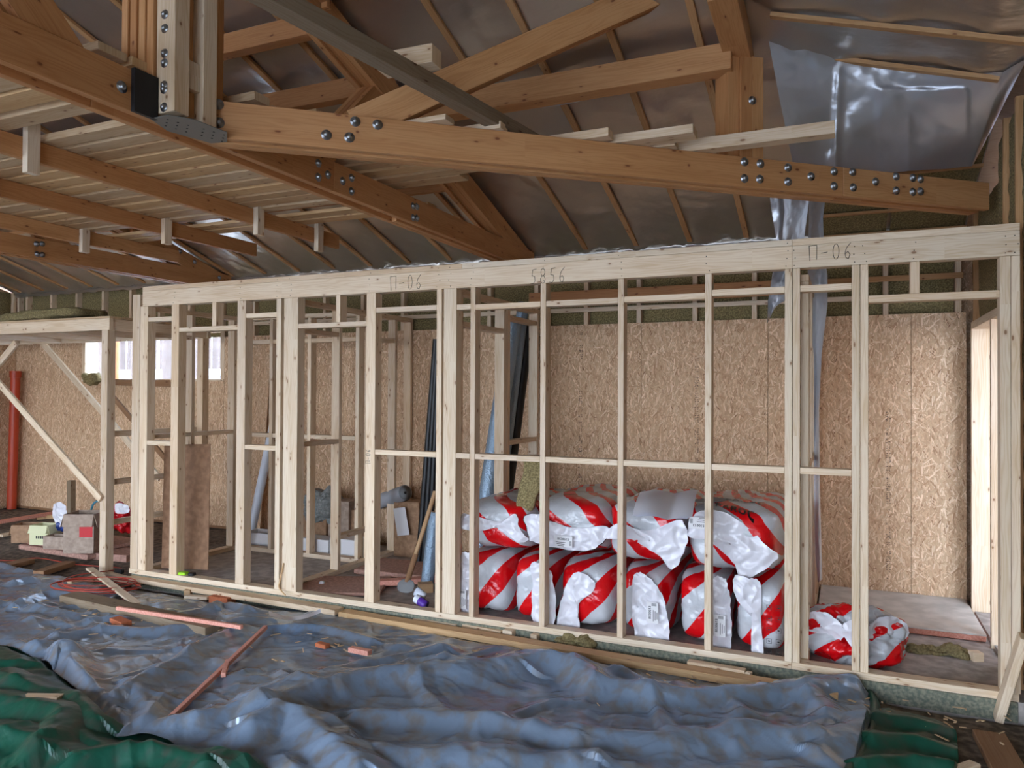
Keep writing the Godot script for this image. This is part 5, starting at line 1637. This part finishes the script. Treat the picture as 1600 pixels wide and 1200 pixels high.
func build_clutter() -> void:
	# left corner: pipe, boxes on the pink foam slab
	var pp := thing("sewer_pipe", "tall orange plastic pipe standing by the gable wall", "pipe", on_y(18, 795, 0.0))
	var pb := on_y(18, 795, 0.0)
	var ptop := on_z(24, 590, pb.z + 0.02)
	put(pp, "pipe", tube(PackedVector3Array([pb, pb.lerp(ptop, 0.5), ptop]), 0.066, 18), M.orange)
	put(pp, "socket", tube(PackedVector3Array([ptop, ptop + Vector3(0, 0.10, 0)]), 0.078, 18), M.orange)
	lie("foam_board", Vector2(-40, 822), Vector2(112, 797), 0.10, 0.04, M.pink, "long pink foam board lying by the strand board wall", "foam board", 0.12)
	lie("floor_timber", Vector2(58, 808), Vector2(150, 802), 0.16, 0.05, M.plank[2], "pale floor timber by the back wall behind the boxes", "timber", 0.08)
	lie("floor_timber", Vector2(88, 793), Vector2(122, 793), 0.12, 0.06, M.plank[0], "short pale timber lying at the strand board wall", "timber", 0.1)
	lie("floor_timber", Vector2(0, 837), Vector2(28, 832), 0.10, 0.03, M.pale[0], "pale board end lying beyond the open brown carton", "timber", 0.06)
	var fs := thing("foam_slab", "dusty pink foam slab lying under the cardboard boxes", "foam slab", g(100, 870))
	var f0 := g(88, 866, 0.04)
	var dirx := (g(152, 878, 0.04) - g(24, 857, 0.04))
	dirx.y = 0
	var fx := dirx.normalized()
	put(fs, "slab", block(Vector3(1.25, 0.06, 0.75), 0.012), M.pink_dusty, Transform3D(Basis(fx, Vector3.UP, fx.cross(Vector3.UP)), f0 + Vector3(-0.05, 0.02, -0.36)))
	put(fs, "slab", block(Vector3(1.15, 0.04, 0.7), 0.012), M.pink_dusty, Transform3D(Basis(fx, Vector3.UP, fx.cross(Vector3.UP)), f0 + Vector3(-0.02, 0.072, -0.38)))
	var by := f0.y + 0.093
	var bxp := func(px: float, py: float) -> Vector3: return on_y(px, py, by)
	carton("carton", "open brown cardboard carton at the edge of the foam slab", bxp.call(45, 845), Vector3(0.27, 0.20, 0.22), 0.5, M.card)
	var cc := carton("carton", "pale yellow printed carton between the brown and grey boxes", bxp.call(70, 849), Vector3(0.22, 0.22, 0.20), 0.3, M.cream)
	for k in 4:
		put(cc, "printed_mark", block(Vector3(0.018, 0.03, 0.001), 0.0002), M.ink, Transform3D(Basis(Vector3.UP, 0.3), bxp.call(70, 849) + Basis(Vector3.UP, 0.3) * Vector3(-0.02 + 0.026 * k, 0.09, 0.105)))
	carton("carton", "grey brown carton with hanging flap in front of the blue bag", bxp.call(92, 856), Vector3(0.26, 0.14, 0.16), 0.25, M.card_grey, true, 1.6)
	var rc := carton("carton", "tall grey carton with red printed edge beside the scaffold leg", bxp.call(134, 860), Vector3(0.32, 0.42, 0.30), 0.45, M.card_grey)
	put(rc, "red_print", block(Vector3(0.14, 0.13, 0.002), 0.0002), M.red, Transform3D(Basis(Vector3.UP, 0.45), bxp.call(134, 860) + Basis(Vector3.UP, 0.45) * Vector3(0.08, 0.24, 0.154)))
	var bb := thing("blue_bag", "blue plastic bag stuffed in the carton by the yellow box", "bag", bxp.call(97, 835))
	put(bb, "bag_body", pillow(Vector3(0.24, 0.14, 0.16), 2.2, 0.04, 61), M.blue, Transform3D(Basis.IDENTITY, bxp.call(97, 849) + Vector3(0, 0.20, -0.05)))
	put(bb, "film_flap", film_patch(PackedVector2Array([Vector2(-0.10, -0.1), Vector2(-0.12, 0.1), Vector2(0, 0.16), Vector2(0.1, 0.08), Vector2(0.09, -0.1)]), 0.05, 62), M.film, Transform3D(Basis.IDENTITY, bxp.call(93, 850) + Vector3(0, 0.32, -0.02)))
	single("teal_hose", tube(smooth_line(PackedVector3Array([bxp.call(102, 852) + Vector3(0, 0.30, -0.3), bxp.call(108, 850) + Vector3(0, 0.42, -0.3), bxp.call(118, 850) + Vector3(0, 0.45, -0.3), bxp.call(132, 852) + Vector3(0, 0.40, -0.3)])), 0.012), M.teal, Transform3D.IDENTITY, "teal garden hose looped behind the cartons", "hose")
	single("post_stub", block(Vector3(0.55, 0.08, 0.08), 0.004), M.grey_wood, Transform3D(Basis(Vector3.UP, Vector3.LEFT, Vector3.BACK), on_y(111, 812, 0.0) + Vector3(0, 0.27, 0)), "short grey timber stub standing behind the cartons", "stub")
	var rb := thing("red_bag", "shiny red plastic bag on the shelf board of the scaffold", "bag", on_z(188, 815, -0.75))
	put(rb, "bag_body", pillow(Vector3(0.38, 0.26, 0.28), 2.3, 0.06, 64), M.red, Transform3D(Basis.IDENTITY, on_z(188, 808, -0.75)))
	put(rb, "film_flap", film_patch(PackedVector2Array([Vector2(-0.08, -0.04), Vector2(-0.08, 0.06), Vector2(0.1, 0.05), Vector2(0.1, -0.03)]), 0.03, 65), M.film, Transform3D(Basis.IDENTITY, on_z(190, 796, -0.58)))
	lie("foam_slab", Vector2(168, 872), Vector2(205, 862), 0.5, 0.09, M.pink_dusty, "pink foam slab between scaffold leg and stud wall", "foam slab", 0.0)
	# brown fibreboard leaning in the left doorway
	var fb := thing("fibreboard", "brown fibreboard sheet standing behind the left studs", "board", on_y(285, 890, 0.0))
	var fa := on_y(252, 886, 0.048)
	var fc := on_y(325, 893, 0.048)
	var fd := fc - fa
	fd.y = 0
	var hgt := 1.22
	put(fb, "sheet", block(Vector3(hgt, 0.008, fd.length()), 0.001), M.fibre, Transform3D(Basis(Vector3(-0.05, 1, -0.06).normalized(), fd.normalized().cross(Vector3.UP), fd.normalized()).orthonormalized(), (fa + fc) * 0.5 + Vector3(-0.03, hgt * 0.5, -0.04)))
	var lw := thing("lime_tool", "lime green tool case on the plate at the fibreboard foot", "tool", on_z(287, 897, -0.05))
	put(lw, "case", block(Vector3(0.14, 0.035, 0.06), 0.008), M.lime, Transform3D(Basis(Vector3.UP, 0.1), on_z(283, 896, -0.05)))
	put(lw, "grip", block(Vector3(0.06, 0.03, 0.05), 0.008), M.black, Transform3D(Basis(Vector3.UP, 0.1), on_z(300, 897, -0.05)))
	# leaning strand board strip and white pipe behind the frame
	var ls := thing("strand_board_strip", "narrow strand board strip leaning against the back wall", "board", on_z(395, 830, BACK + 0.2))
	board(ls, "strip", on_z(392, 845, BACK + 0.22), on_z(411, 532, BACK + 0.07), 0.012, 0.24, M.osb, Vector3(1, 0, -0.2))
	var wp := thing("white_pipe", "white plastic pipe leaning in the corner of the rear frame", "pipe", on_y(393, 838, 0.0))
	put(wp, "pipe", tube(PackedVector3Array([on_z(391, 838, -1.75), on_z(432, 640, -2.1)]), 0.052, 16), M.white_plastic)
	# boxes and rolls behind the rear frame
	carton("white_carton", "flat white torn carton beside the leaning pipe", on_z(414, 848, -1.62) * Vector3(1, 0, 1) + Vector3(0, 0.0, 0), Vector3(0.40, 0.16, 0.26), 0.1, M.white)
	carton("white_carton", "low white carton with red lettering behind the rear frame", on_z(502, 861, -1.56) * Vector3(1, 0, 1), Vector3(0.36, 0.17, 0.22), 0.0, M.white, false)
	carton("white_carton", "white carton beside the low brown box under the cloth", on_z(545, 861, -1.56) * Vector3(1, 0, 1), Vector3(0.34, 0.2, 0.22), 0.0, M.white, false)
	carton("carton", "upright brown carton under the heap of grey cloth", on_z(500, 850, -1.85) * Vector3(1, 0, 1), Vector3(0.34, 0.42, 0.26), 0.05, M.card, false)
	carton("carton", "upright grey carton beside the heap of cloth", on_z(538, 850, -1.9) * Vector3(1, 0, 1), Vector3(0.26, 0.55, 0.26), 0.1, M.card_grey, false)
	carton("carton", "small carton with white sheet behind the rear post", on_z(556, 850, -1.95) * Vector3(1, 0, 1), Vector3(0.22, 0.45, 0.22), 0.0, M.card, false)
	var hc := thing("cloth_heap", "heap of grey cloth piled on the brown carton", "cloth", on_z(503, 795, -1.8))
	put(hc, "cloth", pillow(Vector3(0.46, 0.36, 0.34), 2.8, 0.035, 67), M.cloth, Transform3D(Basis.IDENTITY, on_z(505, 792, -1.82)))
	put(hc, "fold", pillow(Vector3(0.32, 0.16, 0.28), 2.6, 0.04, 68), M.cloth, Transform3D(Basis(Vector3.BACK, 0.4), on_z(508, 776, -1.76)))
	var ro := thing("membrane_roll", "grey roll of membrane lying on the tall carton", "roll", on_z(615, 770, -2.0))
	var r0 := on_z(598, 782, -1.98)
	var r1 := on_z(633, 770, -1.72)
	single("tall_carton", block(Vector3(0.30, r1.y - 0.105, 0.28), 0.004), M.card, Transform3D(Basis(Vector3.UP, 0.1), Vector3(r1.x - 0.03, (r1.y - 0.105) * 0.5 + 0.001, r1.z - 0.19)), "tall dark carton under the grey roll in the corner", "box")
	put(ro, "roll", tube(PackedVector3Array([r0 - (r1 - r0) * 0.3, r1]), 0.085, 20), M.grey_pale)
	put(ro, "end_layers", tube(PackedVector3Array([r1, r1 + (r1 - r0).normalized() * 0.002]), 0.076, 20), M.grey)
	put(ro, "core", tube(PackedVector3Array([r1, r1 + (r1 - r0).normalized() * 0.004]), 0.016, 12), M.black)
	single("white_sheet", block(Vector3(0.20, 0.30, 0.004), 0.001), M.white, Transform3D(Basis(Vector3.BACK, 0.2) * Basis(Vector3.UP, -0.3), on_z(627, 815, r1.z - 0.01)), "white card leaning on the tall dark carton", "card")
	single("grey_bag", pillow(Vector3(0.42, 0.34, 0.30), 2.6, 0.05, 69), M.card_grey, Transform3D(Basis.IDENTITY, on_y(636, 852, 0.0) + Vector3(0.30, 0.16, 0.32)), "slumped brown sack in the corner behind the shovel", "sack")
	# black corrugated pipes, shovel, blue wrapped rolls
	var cp := thing("black_pipes", "bundle of black profiles leaning behind the double post", "profiles", on_z(662, 880, -0.9))
	for k in 3:
		put(cp, "profile", tube(PackedVector3Array([on_y(654 + 8 * k, 880, 0.03), on_z(681 + 3.5 * k, 530, -1.5)]), 0.032, 10), M.black)
	var sv := thing("shovel", "wooden handled shovel leaning behind the doorway post", "shovel", on_z(632, 926, -0.35))
	var s0 := on_z(636, 910, -0.40)
	var s1 := on_z(680, 768, -0.75)
	put(sv, "handle", tube(PackedVector3Array([s0.lerp(s1, 0.28), s1]), 0.020, 10), M.plank[1])
	put(sv, "socket", tube(PackedVector3Array([s0, s0.lerp(s1, 0.30)]), 0.026, 10), M.brown_wood)
	put(sv, "blade", pillow(Vector3(0.17, 0.12, 0.03), 2.4, 0.004, 70), M.grey, Transform3D(Basis(Vector3.RIGHT, -0.5), s0 + Vector3(0.0, -0.03, 0.02)))
	for k in 4:
		var wr := thing("wrapped_roll", ["thick blue wrapped foil roll leaning against the cross frame", "slim blue wrapped foil roll reaching above the frame rail", "dark wrapped foil roll beside the slim blue one", "short blue wrapped roll low beside the shovel"][k], "roll", on_z(755, 880, -0.8))
		var a: Vector3 = [on_x(742, 880, -4.14), on_x(766, 880, -4.12), on_x(778, 880, -4.10), on_z(668, 872, -0.75)][k]
		a.y = 0.05
		var b: Vector3 = [on_x(802, 505, -4.01), on_x(818, 474, -3.99), on_x(828, 500, -3.98), on_z(680, 800, -0.8)][k]
		put(wr, "roll", tube(PackedVector3Array([a, a.lerp(b, 0.5), b]), [0.085, 0.062, 0.055, 0.06][k], 18), [M.foil_wrap, M.foil_wrap, M.black, M.foil_wrap][k])
		put(wr, "core", tube(PackedVector3Array([b, b + (b - a).normalized() * 0.004]), 0.03, 12), M.card)
	# floor inside the second doorway
	lie("foam_board", Vector2(585, 911), Vector2(682, 905), 0.10, 0.05, M.pink, "pink foam board lying on the floor inside the second doorway", "foam board", 0.12)
	single("foam_sheet", block(Vector3(0.95, 0.05, 0.55), 0.008), M.pink_dusty, Transform3D(Basis(Vector3.UP, 0.05), on_y(640, 890, 0.03)), "dusty pink foam sheet on the floor behind the shovel", "foam sheet")
	single("foam_sheet", block(Vector3(0.8, 0.03, 0.6), 0.008), M.pink_dusty, Transform3D(Basis(Vector3.UP, 0.4), on_y(535, 915, 0.02)), "dusty foam sheet on the floor inside the doorway with tools", "foam sheet")
	lie("wood_block", Vector2(653, 918), Vector2(676, 917), 0.10, 0.08, M.plank[1], "wood block under the pink foam board beside the shovel", "block", 0.10)
	var cn := thing("spray_can", "white and purple can lying at the doorway post", "can", on_y(650, 940, 0.06))
	var ca := on_z(650, 935, -0.14)
	var cb := on_z(662, 943, -0.12)
	put(cn, "can_body", tube(PackedVector3Array([ca, ca.lerp(cb, 0.5)]), 0.036, 16), M.white_plastic)
	put(cn, "can_band", tube(PackedVector3Array([ca.lerp(cb, 0.5), cb + (cb - ca) * 0.3]), 0.037, 16), M.purple)
	single("plastic_cup", lathe([Vector2(0, 0), Vector2(0.028, 0), Vector2(0.04, 0.09), Vector2(0.038, 0.09), Vector2(0.026, 0.004), Vector2(0, 0.004)], 16), M.white_plastic, Transform3D(Basis(Vector3.BACK, 1.2), on_z(664, 932, -0.2)), "clear plastic cup lying behind the purple can", "cup")
	single("paper_scrap", block(Vector3(0.05, 0.05, 0.05), 0.012), M.white, Transform3D(Basis(Vector3.UP, 0.4), on_y(503, 912, 0.03)), "small white scrap on the floor inside the doorway", "scrap")
	single("bark_splinter", tube(smooth_line(PackedVector3Array([on_z(443, 880, 0.01), on_z(438, 905, 0.02), on_z(436, 918, 0.03), on_z(446, 930, 0.05)])), 0.006, 6), M.plank[2], Transform3D.IDENTITY, "long curled wood splinter hanging on the plate at the wide post", "splinter")
	# right room: hardboard sheet on pink foam
	var hb := thing("hardboard_sheet", "pale hardboard sheet laid on the floor of the right room", "board", Vector3(-0.6, 0.0, -1.6))
	put(hb, "sheet", block(Vector3(1.14, 0.012, 1.05), 0.002), M.hardboard, Transform3D(Basis.IDENTITY, Vector3(-0.58, 0.055, -1.66)))
	put(hb, "foam_edge", block(Vector3(1.12, 0.045, 0.98), 0.006), M.pink, Transform3D(Basis.IDENTITY, Vector3(-0.57, 0.026, -1.64)))
	single("wood_offcut_cube", block(Vector3(0.07, 0.06, 0.07), 0.003), M.pale[1], Transform3D(Basis(Vector3.UP, 0.4), on_y(1525, 1025, 0.03)), "small wood cube on the floor by the right wall", "offcut")
	single("wool_ridge", pillow(Vector3(0.55, 0.06, 0.10), 2.4, 0.05, 72), M.wool, Transform3D(Basis(Vector3.UP, -0.05), on_y(1455, 1016, 0.02)), "ridge of crumbled wool along the hardboard sheet edge", "insulation")
	# orange cable in loops
	var cbl := PackedVector3Array()
	var r := RandomNumberGenerator.new()
	r.seed = 3
	for k in 90:
		var a := k * 0.33
		var px := 150.0 + 82.0 * cos(a) * (0.75 + 0.25 * sin(a * 0.37)) + 10 * sin(k * 0.21)
		var py := 912.0 + 12.0 * sin(a) * (0.8 + 0.3 * cos(a * 0.21)) + 4 * sin(k * 0.13)
		cbl.append(g(px, py, 0.05 + 0.03 * abs(sin(a * 0.5)) + 0.0005 * k))
	for q: Array in [[190, 888], [120, 882], [60, 872], [20, 876], [-20, 874]]:
		cbl.append(g(q[0], q[1], 0.04))
	single("extension_cable", tube(smooth_line(cbl, 4), 0.0055, 6), M.hose, Transform3D.IDENTITY, "orange extension cable coiled in loops on the floor", "cable")
	single("cable_plug", block(Vector3(0.09, 0.05, 0.05), 0.012), M.black, Transform3D(Basis(Vector3.UP, 0.4), g(186, 893, 0.06)), "black cable plug beside the scaffold leg", "plug")
